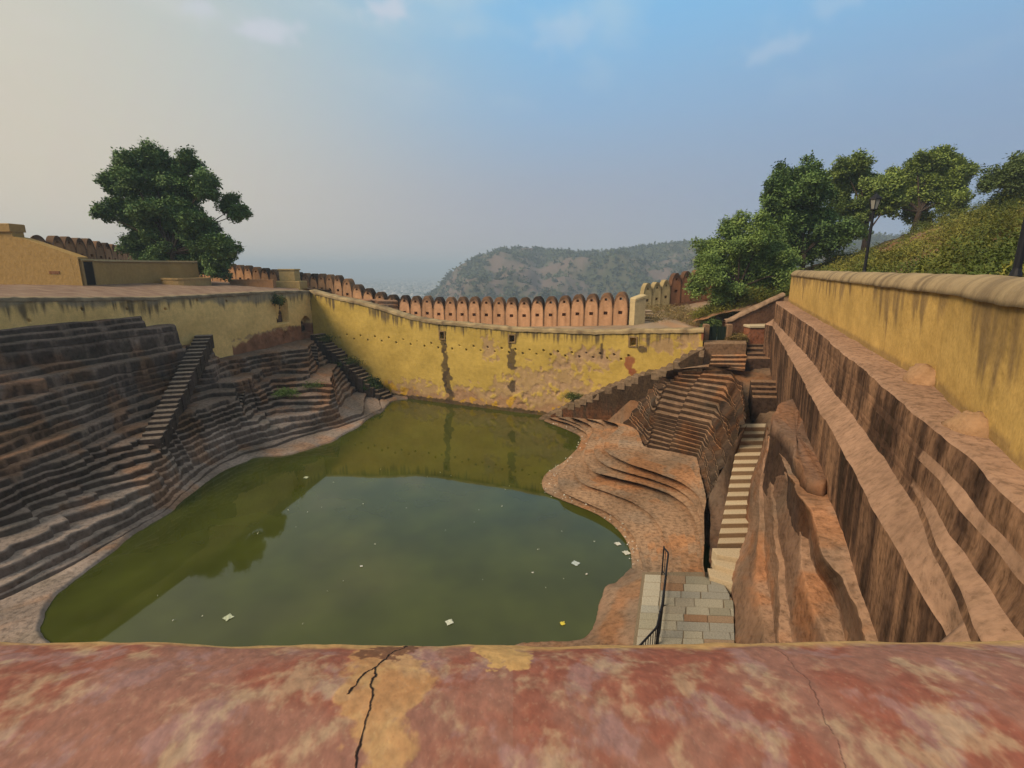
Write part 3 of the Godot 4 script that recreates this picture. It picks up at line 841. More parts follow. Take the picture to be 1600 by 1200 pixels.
			if hs[k] > 3.0 and rr[3] < 0.5:   # pale lime runs down the upper walls
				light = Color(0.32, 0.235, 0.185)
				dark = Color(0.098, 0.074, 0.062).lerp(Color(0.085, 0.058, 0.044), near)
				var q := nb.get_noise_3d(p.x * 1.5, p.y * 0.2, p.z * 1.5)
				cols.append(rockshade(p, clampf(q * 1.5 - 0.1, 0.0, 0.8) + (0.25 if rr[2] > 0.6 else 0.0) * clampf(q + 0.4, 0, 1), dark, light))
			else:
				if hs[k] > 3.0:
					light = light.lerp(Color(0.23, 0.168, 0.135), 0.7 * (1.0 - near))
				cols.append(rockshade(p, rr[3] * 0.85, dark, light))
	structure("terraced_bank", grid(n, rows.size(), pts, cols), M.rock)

func right_wall() -> void:
	var base := P([17.9, 8.8, -33, 16.37, 8.8, -29.74, 10.92, 8.8, -16.96, 7.98, 8.8, -10.13, 7.34, 8.8, -8.51, 6.26, 8.8, -6.65, 5.62, 8.8, -5.52, 5.2, 8.8, -4.76, 4.3, 8.8, -1.6, 3.6, 8.8, 1.5, 2.5, 8.8, 6])
	var one := P([17.2, 8.8, -33, 15.83, 8.8, -30.31, 14.55, 8.8, -27.21, 10.73, 8.8, -17.94, 7.94, 8.8, -11.69, 6.44, 8.8, -8.37, 5.51, 8.8, -6.27, 4.96, 8.8, -5.06, 4.62, 8.8, -4.43, 4.36, 8.8, -3.91, 3.3, 8.8, -1.6, 2.6, 8.8, 1.5, 1.5, 8.8, 6])
	var two := P([15.9, 7.4, -30.6, 9.25, 7.4, -15.64, 6.74, 7.4, -9.96, 5.5, 7.4, -7.18, 4.86, 7.4, -5.77, 4.51, 7.4, -5.01, 4.33, 7.4, -4.55, 4.25, 7.4, -4.3, 4.2, 7.4, -3.8])
	var la := P([5.89, 8.3, -6.95, 4.77, 8.3, -4.89, 4.38, 8.3, -3.82])
	var lb := P([5.95, 7.85, -7.02, 4.66, 7.85, -4.94, 4.27, 7.85, -4.24, 3.82, 7.85, -3.5])
	var zs := PackedFloat32Array()
	var z := -31.5
	while z < 6.0:
		zs.append(z)
		z += 0.045 if z > -12.0 else 0.07
	var n := zs.size()
	# the brown stepped wall: height and x of every edge, from the yellow wall outwards
	var edge := []
	for i in n:
		var zz := zs[i]
		var w := 0.035 * nc.get_noise_1d(zz * 0.5) + 0.012 * na.get_noise_1d(zz * 1.5)
		var b := x_at(base, zz) + 0.05
		var o := x_at(one, zz) + w
		var t := x_at(two, zz) + w if zz < -3.9 else minf(x_at(one, zz) - 0.6, 4.1)
		var fa := smooth(-7.0, -6.0, zz)
		var a: float = o - 0.004 - fa * maxf(0.05, o - x_at(la, zz))
		var fb := smooth(-7.2, -6.0, zz)
		var c: float = minf(a - 0.004, lerpf(a - 0.004, x_at(lb, zz), fb))
		var d := minf(c - 0.05, t)
		var far := smooth(-9.0, -14.0, zz)
		var di := c - 0.02
		edge.append([[b, 8.82], [lerpf(b, o, 0.5), 8.81], [o + 0.04, 8.80], [o, 8.76], [o - 0.015, 8.6], [lerpf(o, a, 0.25), 8.43], [a + 0.015 * fa, 8.33], [a - 0.002, 8.29], [a - 0.004, 8.15], [lerpf(a, c, 0.22), 7.98], [c + 0.015 * fb, 7.88], [c - 0.002, 7.84], [c - 0.004, 7.78], [di, 7.73], [lerpf(di, d, 0.5), 7.57], [d + 0.03, 7.42], [d, 7.38], [d + 0.01, 6.9], [d + 0.03, 6.4], [d + 0.06, 5.9], [d + 0.1, 5.3], [d + 0.15, 4.6], [d + 0.2, 3.6]])
	var rows: int = edge[0].size()
	var pts := PackedVector3Array()
	var cols := PackedColorArray()
	var treads := [0, 1, 2, 6, 10, 14, 15]
	for j in rows:
		for i in n:
			var p := Vector3(edge[i][j][0], edge[i][j][1], zs[i])
			p += Vector3(na.get_noise_3dv(p), 0.5 * na.get_noise_3dv(p + Vector3(4, 4, 4)), 0) * 0.03
			pts.append(p)
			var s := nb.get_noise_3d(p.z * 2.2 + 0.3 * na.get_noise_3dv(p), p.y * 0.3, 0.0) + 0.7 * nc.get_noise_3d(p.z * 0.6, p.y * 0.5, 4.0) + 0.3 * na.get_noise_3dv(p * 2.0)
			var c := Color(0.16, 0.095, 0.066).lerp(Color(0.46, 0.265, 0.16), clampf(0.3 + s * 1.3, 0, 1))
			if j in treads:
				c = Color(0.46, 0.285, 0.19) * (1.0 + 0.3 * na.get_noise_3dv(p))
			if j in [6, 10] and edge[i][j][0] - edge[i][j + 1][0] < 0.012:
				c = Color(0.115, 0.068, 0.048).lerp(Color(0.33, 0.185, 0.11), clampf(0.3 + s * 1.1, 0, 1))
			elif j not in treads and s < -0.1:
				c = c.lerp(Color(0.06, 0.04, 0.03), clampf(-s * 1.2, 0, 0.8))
			cols.append(c)
	var o := thing("stepped_retaining_wall", "brown rain-streaked retaining wall in narrow ledges below the yellow wall", "wall", Vector3(12, 4, -18))
	for q in [["ledge", 0, 3], ["wall_face", 3, 5], ["ledge", 5, 7], ["wall_face", 7, 9], ["ledge", 9, 11], ["wall_face", 11, 13], ["ledge", 13, 16], ["wall_face", 16, 22]]:
		var sp := pts.slice(q[1] * n, (q[2] + 1) * n)
		var sc := cols.slice(q[1] * n, (q[2] + 1) * n)
		if q[0] == "ledge":
			for i in sc.size():
				var p := sp[i]
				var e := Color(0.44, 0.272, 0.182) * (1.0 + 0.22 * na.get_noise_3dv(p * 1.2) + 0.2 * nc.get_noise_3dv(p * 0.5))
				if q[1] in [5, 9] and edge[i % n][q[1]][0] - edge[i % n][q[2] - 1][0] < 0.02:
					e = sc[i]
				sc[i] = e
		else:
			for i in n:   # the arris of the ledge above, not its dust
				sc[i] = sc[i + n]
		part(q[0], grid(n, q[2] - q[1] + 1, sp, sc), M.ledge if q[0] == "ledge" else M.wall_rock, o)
	# end of the wall at the head of the steps
	var e := Build.new()
	e.tint = Color(0.21, 0.12, 0.075)
	var xa := x_at(one, -31.5)
	e.quad(Vector3(xa, 4.0, -31.5), Vector3(xa, 8.78, -31.5), Vector3(xa + 2.4, 8.78, -31.5), Vector3(xa + 2.4, 4.0, -31.5))
	part("wall_end", e.mesh(), M.rock, o)
	# the yellow parapet wall
	var y := thing("yellow_parapet_wall", "tall yellow plastered wall with a rounded dusty coping above the brown ledges", "wall", Vector3(12, 8.8, -18))
	var pr := []
	for i in 22:
		pr.append(Vector2(0.0, 8.76 + 1.62 * i / 21.0))
	for i in 13:
		var a := PI * i / 12.0
		pr.append(Vector2(0.36 - 0.43 * cos(a), 10.38 + 0.32 * sin(a)))
	pr.append(Vector2(0.72, 9.8)); pr.append(Vector2(0.72, 8.6))
	pts = PackedVector3Array()
	cols = PackedColorArray()
	for j in pr.size():
		for i in n:
			var p := Vector3(x_at(base, zs[i]) + pr[j].x, pr[j].y, zs[i])
			p += Vector3(nc.get_noise_3dv(p * 0.7) * 0.05 + na.get_noise_3dv(p) * 0.015, 0.02 * nc.get_noise_1d(zs[i]), 0)
			pts.append(p)
			var c := Color(0.62, 0.41, 0.14) * (1.0 + 0.13 * nc.get_noise_3dv(p * 0.6) + 0.08 * na.get_noise_3dv(p * 1.5))
			var s := nb.get_noise_3d(p.z * 2.2 + p.y * 0.5, p.y * 0.12, 1.0) + 0.6 * na.get_noise_3d(p.z * 3.0, p.y * 0.2, 7.0)
			if j >= 22:
				c = Color(0.42, 0.32, 0.19).lerp(Color(0.20, 0.15, 0.10), clampf(0.3 + s * 1.1, 0, 1))
			else:
				var deep := 10.4 - p.y
				var reach := 0.45 + 0.6 * nc.get_noise_1d(p.z * 0.45) + 0.8 * s + 0.35 * smooth(-9.0, -5.0, p.z)
				c = c.lerp(Color(0.24, 0.165, 0.09), clampf((reach - deep) * 2.5, 0, 0.8) * clampf(0.7 + s, 0.2, 1.0))
				if p.y < 8.95 + 0.08 * s:
					c = c.lerp(Color(0.20, 0.13, 0.08), 0.5)
			cols.append(c)
	part("wall_face", grid(n, pr.size(), pts, cols), M.plaster, y)
	e = Build.new()
	e.tint = Color(0.45, 0.31, 0.12)
	xa = x_at(base, -31.5)
	e.quad(Vector3(xa, 8.6, -31.5), Vector3(xa, 10.4, -31.5), Vector3(xa + 0.72, 10.4, -31.5), Vector3(xa + 0.72, 8.6, -31.5))
	part("wall_end", e.mesh(), M.plaster, y)
	for q in [[-8.75, 0.30, 0.34, "pale broken plaster lump on the ledge, beside the yellow wall, the farther of two"], [-6.0, 0.26, 0.22, "pale broken plaster lump on the ledge, the nearer and lower of two"]]:
		var l := solo("plaster_lump", lump(Vector3(x_at(base, q[0]) - 0.06, 8.8, q[0]), Vector3(q[1], q[2], 0.36), 31 + int(q[0])), M.stone)
		tag(l, q[3], "rubble", "broken plaster lumps on the ledge")

func lump(at: Vector3, size: Vector3, seed_: int) -> ArrayMesh:
	var n := 24
	var pts := PackedVector3Array()
	var cols := PackedColorArray()
	for j in 13:
		for i in n:
			var a := TAU * i / (n - 1)
			var e := PI * (j / 12.0 - 0.5)
			var d := Vector3(cos(a) * cos(e), sin(e), sin(a) * cos(e))
			var r := 1.0 + 0.3 * na.get_noise_3dv(d * 1.3 + Vector3.ONE * seed_)
			var p := at + Vector3(d.x * size.x, maxf(d.y, -0.2) * size.y, d.z * size.z) * r
			pts.append(p)
			cols.append(Color(0.36, 0.22, 0.125) * (1.0 + 0.45 * nb.get_noise_3dv(p * 2.0)))
	return grid(n, 13, pts, cols)

func foreground() -> void:
	# rounded red-washed coping right in front; its worn paint is a computed texture
	var w := 1600
	var h := 640
	var n1 := FastNoiseLite.new(); n1.seed = 61; n1.frequency = 0.004; n1.fractal_octaves = 5
	var n2 := FastNoiseLite.new(); n2.seed = 62; n2.frequency = 0.012; n2.fractal_octaves = 5; n2.fractal_gain = 0.6
	var n3 := FastNoiseLite.new(); n3.seed = 63; n3.frequency = 0.05; n3.fractal_octaves = 4
	var a1 := n1.get_image(w, h).get_data()
	var a2 := n2.get_image(w, h).get_data()
	var a3 := n3.get_image(w, h).get_data()
	n2.seed = 77
	n2.frequency = 0.009
	var a4 := n2.get_image(w, h).get_data()
	n3.seed = 70
	n3.frequency = 0.11
	var a5 := n3.get_image(w, h).get_data()
	var img := Image.create(w, h, false, Image.FORMAT_RGB8)
	var bump := Image.create(w, h, false, Image.FORMAT_L8)
	var crack := [[Vector2(-0.235, 0.03), Vector2(-0.25, 0.07), Vector2(-0.262, 0.11), Vector2(-0.27, 0.15), Vector2(-0.262, 0.19), Vector2(-0.25, 0.25), Vector2(-0.235, 0.42)], [Vector2(-0.27, 0.15), Vector2(-0.285, 0.17), Vector2(-0.29, 0.20), Vector2(-0.30, 0.225)], [Vector2(0.53, 0.02), Vector2(0.56, 0.10), Vector2(0.555, 0.18), Vector2(0.53, 0.28), Vector2(0.50, 0.40)]]
	var red := Color(0.52, 0.365, 0.315)
	var deepred := Color(0.505, 0.305, 0.25)
	var pale := Color(0.63, 0.56, 0.45)
	var grey := Color(0.55, 0.43, 0.42)
	var ochre := Color(0.71, 0.57, 0.36)
	var brown := Color(0.37, 0.24, 0.18)
	for j in h:
		var v := float(j) / h        # metres down from the far edge, about 0.64 in all
		for i in w:
			var k := j * w + i
			var f1 := a1[k] / 255.0
			var f2 := a2[k] / 255.0
			var f3 := a3[k] / 255.0
			var f4 := a4[k] / 255.0
			var x := (float(i) / w - 0.5) * 2.6
			var c := red.lerp(deepred, smooth(0.4, 0.62, f1 + (0.06 if x > 0.0 else -0.05)))
			c = c.lerp(grey, smooth(0.52, 0.72, f4) * 0.7)
			c = c.lerp(pale, smooth(0.52, 0.78, f2 * 0.75 + f1 * 0.25 + 0.16 * (f3 - 0.5) + 0.05 * smooth(0.12, 0.3, v)) * 0.62)
			# bare ochre at the rim and beside the cracks
			var rim := smooth(0.085 + 0.07 * (f2 - 0.5), 0.03, v - 0.02 * (f1 - 0.5))
			c = c.lerp(ochre, rim * 0.9)
			var near := absf(x + 0.235 - 0.10 * (v - 0.1)) - 0.042 - 0.22 * (f1 - 0.45) - 0.03 * (f4 - 0.5)
			c = c.lerp(ochre, smooth(0.012, -0.012, near + 0.10 * (f2 - 0.5)) * 0.62)
			var bp := Vector2((x + 0.02) / 0.055, (v - 0.10) / 0.07).length() + 1.6 * (f2 - 0.5)
			c = c.lerp(ochre, smooth(1.05, 0.9, bp) * 0.9)
			var st := Vector2((x + 0.25) / 0.06, (v - 0.07) / 0.06).length() + 2.0 * (f2 - 0.5) + 1.2 * (f3 - 0.5)
			c = c.lerp(brown, smooth(0.9, 0.6, st) * 0.75)
			var b := 0.5 + 0.3 * (f3 - 0.5) + 0.25 * (f2 - 0.5) - 0.10 * smooth(0.012, -0.012, near + 0.05 * (f2 - 0.5))
			c = c * (0.92 + 0.22 * f3)
			var pit := smooth(0.70, 0.78, a5[k] / 255.0)
			c = c.lerp(Color(0.36, 0.24, 0.19), 0.10 * pit)
			c = c.lerp(Color(0.68, 0.60, 0.50), 0.2 * smooth(0.27, 0.20, a5[k] / 255.0))
			if absf(x) < 0.62 and v < 0.45:
				for li in 3:
					var line: Array = crack[li]
					var best := 9.0
					var q := Vector2(x + 0.02 * (f2 - 0.5), v + 0.02 * (f3 - 0.5))
					for e in line.size() - 1:
						best = minf(best, q.distance_to(Geometry2D.get_closest_point_to_segment(q, line[e], line[e + 1])))
					var wide := (0.0012 if li < 2 else 0.0006) * (0.5 + f3)
					if best < wide * 2.0:
						var a := smooth(wide * 2.0, wide * 0.6, best)
						c = c.lerp(Color(0.10, 0.055, 0.045), a * (1.0 if li < 2 else 0.4))
						b -= (0.45 if li < 2 else 0.15) * a
			img.set_pixel(i, j, c)
			bump.set_pixel(i, j, Color(b, b, b))
	var m := StandardMaterial3D.new()
	m.albedo_texture = ImageTexture.create_from_image(img)
	m.roughness = 0.8
	m.metallic_specular = 0.35
	m.heightmap_enabled = true
	m.heightmap_texture = ImageTexture.create_from_image(bump)
	m.heightmap_scale = 0.6
	var prof := []     # (towards the viewer, up)
	prof.append(Vector2(-0.36, -11.0)); prof.append(Vector2(-0.36, -0.4))
	for i in 41:
		var a := PI * (1.06 - 1.12 * i / 40.0)
		prof.append(Vector2(0.35 * cos(a), 0.22 * sin(a) - 0.22))
	prof.append(Vector2(0.35, -1.1))
	var pts := PackedVector3Array()
	var uvs := PackedVector2Array()
	var xs := PackedFloat32Array([-14.0, -11.0, -8.0, -6.0, -4.5, -3.3, -2.4, -1.8])
	for i in 151:
		xs.append(-1.5 + 0.02 * i)
	xs.append_array(PackedFloat32Array([1.8, 2.3, 3.0, 3.7]))
	var nu := xs.size()
	for j in prof.size():
		for i in nu:
			var x := xs[i]
			var sag := 0.012 * cos(clampf(x, -1.5, 1.5) * 1.3 + 0.15) - 0.012
			var p := Vector3(x, 10.052 - sag + prof[j].y, -0.694 + prof[j].x)
			if j > 1:
				p += Vector3(0, nc.get_noise_2d(x * 5.0, j * 0.3) * 0.008 + na.get_noise_2d(x * 9.0, j * 0.5) * 0.003, nc.get_noise_2d(x * 4.0, 7.0 + j * 0.2) * 0.006)
			pts.append(p)
			uvs.append(Vector2(x / 2.6 + 0.5, clampf((j - 11) / 40.0, 0, 1)))
	var o := thing("red_washed_parapet", "red-washed rounded parapet with cracks and worn ochre patches in the foreground", "parapet", Vector3(0, 9, -0.69))
	part("coping", grid(nu, prof.size(), pts, PackedColorArray(), uvs), m, o)
	structure("terrace_floor", prism(PackedVector3Array([Vector3(-14, 0, -0.35), Vector3(3.4, 0, -0.35), Vector3(2.4, 0, 7), Vector3(-14, 0, 7)]), 9.1, 8.6, Color(0.3, 0.22, 0.16)), M.stone)
func right_bank() -> void:
	var dark := Color(0.115, 0.073, 0.052)
	var light := Color(0.46, 0.29, 0.18)
	var apron := [P([2.22, -0.5, -36.09, 2.92, -0.5, -35.14, 3.78, -0.5, -33.96, 4.5, -0.5, -32.44, 4.02, -0.5, -30.33, 2.99, -0.5, -28.16, 1.72, -0.5, -26.07, 1.54, -0.5, -24.17, 2.42, -0.5, -22.92, 3.92, -0.5, -21.6, 4.72, -0.5, -19.95, 4.82, -0.5, -18.19, 4.5, -0.5, -16.8]),
		P([2.31, 0.06, -34.61, 2.97, 0.06, -33.7, 3.8, 0.06, -32.55, 4.48, 0.06, -31.09, 4.01, 0.06, -29.05, 3.01, 0.06, -26.96, 1.78, 0.06, -24.95, 1.59, 0.06, -23.12, 2.43, 0.06, -21.92, 3.75, 0.06, -20.65, 4.51, 0.06, -19.07, 4.6, 0.06, -17.38, 4.29, 0.06, -16.05]),
		P([2.64, 0.1, -35.43, 3.33, 0.1, -34.63, 4.29, 0.1, -33.42, 5.02, 0.1, -31.1, 4.11, 0.1, -28.07, 2.99, 0.1, -26.09, 2.42, 0.1, -24.52, 2.44, 0.1, -22.96, 3, 0.1, -22.11, 4.22, 0.1, -20.75, 4.92, 0.1, -19, 4.9, 0.1, -17.18, 4.69, 0.1, -15.91]),
		P([2.58, 0.38, -34.5, 3.24, 0.38, -33.73, 4.18, 0.38, -32.55, 4.89, 0.38, -30.29, 4, 0.38, -27.34, 2.91, 0.38, -25.41, 2.36, 0.38, -23.88, 2.38, 0.38, -22.36, 2.92, 0.38, -21.53, 4.11, 0.38, -20.21, 4.79, 0.38, -18.5, 4.77, 0.38, -16.73, 4.57, 0.38, -15.49]),
		P([3.27, 0.42, -34.37, 3.9, 0.42, -33.67, 4.71, 0.42, -32.23, 4.77, 0.42, -29.73, 4.05, 0.42, -27.05, 3.43, 0.42, -25.31, 3.24, 0.42, -24.08, 3.57, 0.42, -22.97, 4.48, 0.42, -22.06, 5.58, 0.42, -20.82, 6.08, 0.42, -19.16, 5.93, 0.42, -17.32, 5.49, 0.42, -15.4]),
		P([3.21, 0.6, -33.77, 3.83, 0.6, -33.08, 4.62, 0.6, -31.67, 4.68, 0.6, -29.21, 3.98, 0.6, -26.58, 3.37, 0.6, -24.88, 3.18, 0.6, -23.66, 3.51, 0.6, -22.57, 4.4, 0.6, -21.68, 5.48, 0.6, -20.46, 5.97, 0.6, -18.83, 5.83, 0.6, -17.02, 5.4, 0.6, -15.13]),
		P([4.04, 0.63, -33.68, 4.63, 0.63, -33.07, 5.25, 0.63, -31.36, 4.55, 0.63, -28.62, 4.03, 0.63, -26.29, 3.99, 0.63, -24.8, 4.26, 0.63, -23.95, 5.03, 0.63, -23.38, 6.38, 0.63, -22.4, 7.36, 0.63, -21.28, 7.65, 0.63, -19.72, 7.33, 0.63, -17.81, 6.5, 0.63, -15.05]),
		P([3.88, 1.02, -32.38, 4.46, 1.02, -31.8, 5.05, 1.02, -30.15, 4.38, 1.02, -27.52, 3.88, 1.02, -25.28, 3.84, 1.02, -23.85, 4.1, 1.02, -23.03, 4.84, 1.02, -22.49, 6.14, 1.02, -21.54, 7.08, 1.02, -20.46, 7.35, 1.02, -18.97, 7.05, 1.02, -17.13, 6.25, 1.02, -14.47]),
		P([4.91, 1.05, -31.99, 5.55, 1.05, -31.35, 5.86, 1.05, -30.06, 5.07, 1.05, -27.88, 4.52, 1.05, -25.97, 4.49, 1.05, -24.65, 4.96, 1.05, -23.61, 5.69, 1.05, -22.92, 6.71, 1.05, -22.05, 7.45, 1.05, -21.09, 7.72, 1.05, -19.87, 7.54, 1.05, -18.45, 6.96, 1.05, -16.38]),
		P([4.79, 1.28, -31.24, 5.42, 1.28, -30.61, 5.72, 1.28, -29.35, 4.95, 1.28, -27.22, 4.41, 1.28, -25.36, 4.39, 1.28, -24.07, 4.85, 1.28, -23.05, 5.56, 1.28, -22.38, 6.55, 1.28, -21.53, 7.27, 1.28, -20.59, 7.54, 1.28, -19.4, 7.36, 1.28, -18.01, 6.8, 1.28, -15.99]),
		P([5.77, 1.3, -30.89, 6.46, 1.3, -30.2, 6.51, 1.3, -29.29, 5.64, 1.3, -27.61, 5.08, 1.3, -26.1, 5.07, 1.3, -24.93, 5.74, 1.3, -23.67, 6.43, 1.3, -22.84, 7.13, 1.3, -22.07, 7.66, 1.3, -21.27, 7.93, 1.3, -20.39, 7.92, 1.3, -19.51, 7.69, 1.3, -18.37]),
		P([5.55, 1.66, -29.72, 6.21, 1.66, -29.06, 6.27, 1.66, -28.18, 5.43, 1.66, -26.57, 4.88, 1.66, -25.11, 4.88, 1.66, -23.98, 5.52, 1.66, -22.77, 6.18, 1.66, -21.98, 6.86, 1.66, -21.23, 7.37, 1.66, -20.46, 7.63, 1.66, -19.61, 7.62, 1.66, -18.77, 7.4, 1.66, -17.67]),
		P([6.64, 1.68, -28.87, 7.02, 1.68, -28.36, 7.21, 1.68, -27.41, 7.09, 1.68, -26.08, 6.95, 1.68, -24.96, 7.21, 1.68, -24.67, 7.62, 1.68, -24.48, 8.17, 1.68, -24.11, 8.73, 1.68, -23.66, 9.09, 1.68, -23.31, 8.64, 1.68, -21.48, 8.27, 1.68, -20.08, 7.89, 1.68, -18.73])]
	var fl := [P([6.77, 1.5, -29.44, 7.06, 1.5, -25.35, 7.82, 1.5, -24.81, 8.56, 1.5, -24.28, 9.27, 1.5, -23.77, 8.7, 1.5, -21.6, 7.98, 1.5, -18.92]),
		P([6.97, 1.69, -29.59, 7.18, 1.69, -25.59, 7.94, 1.69, -24.97, 8.66, 1.69, -24.39, 9.35, 1.69, -23.82, 8.78, 1.69, -21.59, 8.06, 1.69, -18.97]),
		P([7.17, 1.88, -29.75, 7.31, 1.88, -25.83, 8.05, 1.88, -25.15, 8.75, 1.88, -24.49, 9.42, 1.88, -23.87, 8.86, 1.88, -21.57, 8.14, 1.88, -19.02]),
		P([7.37, 2.07, -29.91, 7.45, 2.07, -26.09, 8.17, 2.07, -25.33, 8.85, 2.07, -24.61, 9.5, 2.07, -23.92, 8.94, 2.07, -21.54, 8.22, 2.07, -19.07]),
		P([7.58, 2.26, -30.09, 7.58, 2.26, -26.36, 8.29, 2.26, -25.52, 8.95, 2.26, -24.72, 9.58, 2.26, -23.98, 9.02, 2.26, -21.52, 8.3, 2.26, -19.12]),
		P([7.79, 2.45, -30.26, 7.66, 2.45, -26.51, 8.37, 2.45, -25.63, 9.03, 2.45, -24.8, 9.66, 2.45, -24.03, 9.1, 2.45, -21.49, 8.38, 2.45, -19.17]),
		P([8, 2.64, -30.45, 7.67, 2.64, -26.53, 8.4, 2.64, -25.66, 9.09, 2.64, -24.85, 9.74, 2.64, -24.08, 9.17, 2.64, -21.46, 8.47, 2.64, -19.22]),
		P([8.22, 2.83, -30.64, 7.68, 2.83, -26.55, 8.44, 2.83, -25.7, 9.15, 2.83, -24.89, 9.82, 2.83, -24.13, 9.25, 2.83, -21.43, 8.59, 2.83, -19.3]),
		P([8.44, 3.02, -30.85, 7.69, 3.02, -26.57, 8.47, 3.02, -25.73, 9.2, 3.02, -24.94, 9.9, 3.02, -24.18, 9.32, 3.02, -21.4, 8.71, 3.02, -19.39]),
		P([8.67, 3.21, -31.06, 7.7, 3.21, -26.6, 8.5, 3.21, -25.76, 9.26, 3.21, -24.98, 9.97, 3.21, -24.24, 9.39, 3.21, -21.36, 8.83, 3.21, -19.47]),
		P([8.74, 3.4, -30.85, 7.95, 3.4, -27.09, 8.75, 3.4, -26.21, 9.51, 3.4, -25.38, 10.22, 3.4, -24.6, 9.61, 3.4, -21.69, 8.96, 3.4, -19.56]),
		P([8.8, 3.59, -30.63, 8.22, 3.59, -27.62, 9.02, 3.59, -26.69, 9.77, 3.59, -25.82, 10.48, 3.59, -25, 9.85, 3.59, -22.04, 9.09, 3.59, -19.66]),
		P([8.86, 3.78, -30.41, 8.5, 3.78, -28.2, 9.3, 3.78, -27.21, 10.05, 3.78, -26.29, 10.76, 3.78, -25.42, 10.1, 3.78, -22.42, 9.21, 3.78, -19.75]),
		P([8.91, 3.97, -30.17, 8.8, 3.97, -28.84, 9.6, 3.97, -27.78, 10.35, 3.97, -26.79, 11.05, 3.97, -25.87, 10.37, 3.97, -22.83, 9.24, 3.97, -19.68]),
		P([8.96, 4.16, -29.92, 9.08, 4.16, -29.2, 9.89, 4.16, -28.19, 10.65, 4.16, -27.24, 11.36, 4.16, -26.36, 10.66, 4.16, -23.27, 9.27, 4.16, -19.59]),
		P([9.01, 4.35, -29.66, 9.32, 4.35, -29.24, 10.15, 4.35, -28.42, 10.94, 4.35, -27.63, 11.69, 4.35, -26.89, 10.96, 4.35, -23.74, 9.29, 4.35, -19.51]),
		P([9.04, 4.54, -29.39, 9.56, 4.54, -29.29, 10.42, 4.54, -28.66, 11.25, 4.54, -28.05, 12.05, 4.54, -27.47, 11.29, 4.54, -24.27, 9.3, 4.54, -19.41]),
		P([9.07, 4.73, -29.11, 9.8, 4.73, -29.34, 10.7, 4.73, -28.92, 11.58, 4.73, -28.51, 12.44, 4.73, -28.11, 11.65, 4.73, -24.84, 9.32, 4.73, -19.31]),
		P([9.1, 4.92, -28.81, 10.04, 4.92, -29.39, 10.99, 4.92, -29.19, 11.93, 4.92, -29, 12.86, 4.92, -28.81, 12.03, 4.92, -25.47, 9.33, 4.92, -19.2])]
	var top := [P([9.93, 5.02, -29.08, 12.22, 5.02, -30.5, 13.79, 5.02, -29.08]),
		P([11.88, 5.18, -29.66, 12.92, 5.18, -29.66, 13.98, 5.18, -29.45]),
		P([12.1, 5.34, -30.07, 13.12, 5.34, -30.07, 14.29, 5.34, -30.07]),
		P([12.43, 5.5, -30.75, 13.43, 5.5, -30.75, 14.62, 5.5, -30.75])]
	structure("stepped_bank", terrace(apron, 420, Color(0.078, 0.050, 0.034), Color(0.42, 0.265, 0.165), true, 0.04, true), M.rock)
	# the straight steps, which bend round into curved benches
	var rows := []
	for k in fl.size():
		var up: PackedVector3Array = fl[k]
		if k > 0:
			var foot := PackedVector3Array()
			for p: Vector3 in up:
				foot.append(Vector3(p.x, p.y - 0.185, p.z))
			rows.append(foot)
		rows.append(up)
	var lines := []
	var n := 300
	for r in rows:
		lines.append(spread(r, n, false))
	var pts := PackedVector3Array()
	var cols := PackedColorArray()
	for k in lines.size():
		var tread := k % 2 == 0
		for sub in 2:
			if k == lines.size() - 1 and sub == 1:
				continue
			for i in n:
				var p: Vector3 = lines[k][i]
				if sub == 1:
					p = p.lerp(lines[k + 1][i], 0.5)
				var bench := smooth(0.66, 0.74, float(i) / n)
				var left := smooth(0.20, 0.13, float(i) / n)
				var gather: int = mini(int(ceil((k / 2 + k % 2 * 0.0) / 3.0)) * 6, lines.size() - 1)
				var merged: Vector3 = lines[gather][i]
				var pull := 0.92 * maxf(bench, left * 0.8)
				p = Vector3(lerpf(p.x, merged.x, pull), p.y, lerpf(p.z, merged.z, pull))
				p += Vector3(na.get_noise_3dv(p * 1.3), 0.4 * na.get_noise_3dv(p * 1.2 + Vector3(2, 2, 2)), nb.get_noise_3dv(p * 0.7)) * (0.012 + 0.075 * maxf(bench, left))
				p.y += 0.18 * bench * nc.get_noise_2d(i * 0.03, k * 0.12)
				if float(i) / n > 0.19 and float(i) / n < 0.40:
					p.y -= 0.10
				pts.append(p)
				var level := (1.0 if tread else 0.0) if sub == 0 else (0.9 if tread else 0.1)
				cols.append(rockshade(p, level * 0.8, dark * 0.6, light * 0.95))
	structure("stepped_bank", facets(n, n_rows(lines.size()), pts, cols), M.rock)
	rows = []
	for k in top.size():
		var up: PackedVector3Array = top[k]
		var foot := PackedVector3Array()
		for p: Vector3 in up:
			foot.append(Vector3(p.x, p.y - 0.16, p.z))
		rows.append(foot)
		rows.append(up)
	var last: PackedVector3Array = top[top.size() - 1]
	var back := PackedVector3Array()
	for p: Vector3 in last:
		back.append(p + Vector3(0.5, 0.05, -1.6))
	rows.append(back)
	structure("stepped_bank", terrace(rows, 120, dark, light, false, 0.03), M.rock)
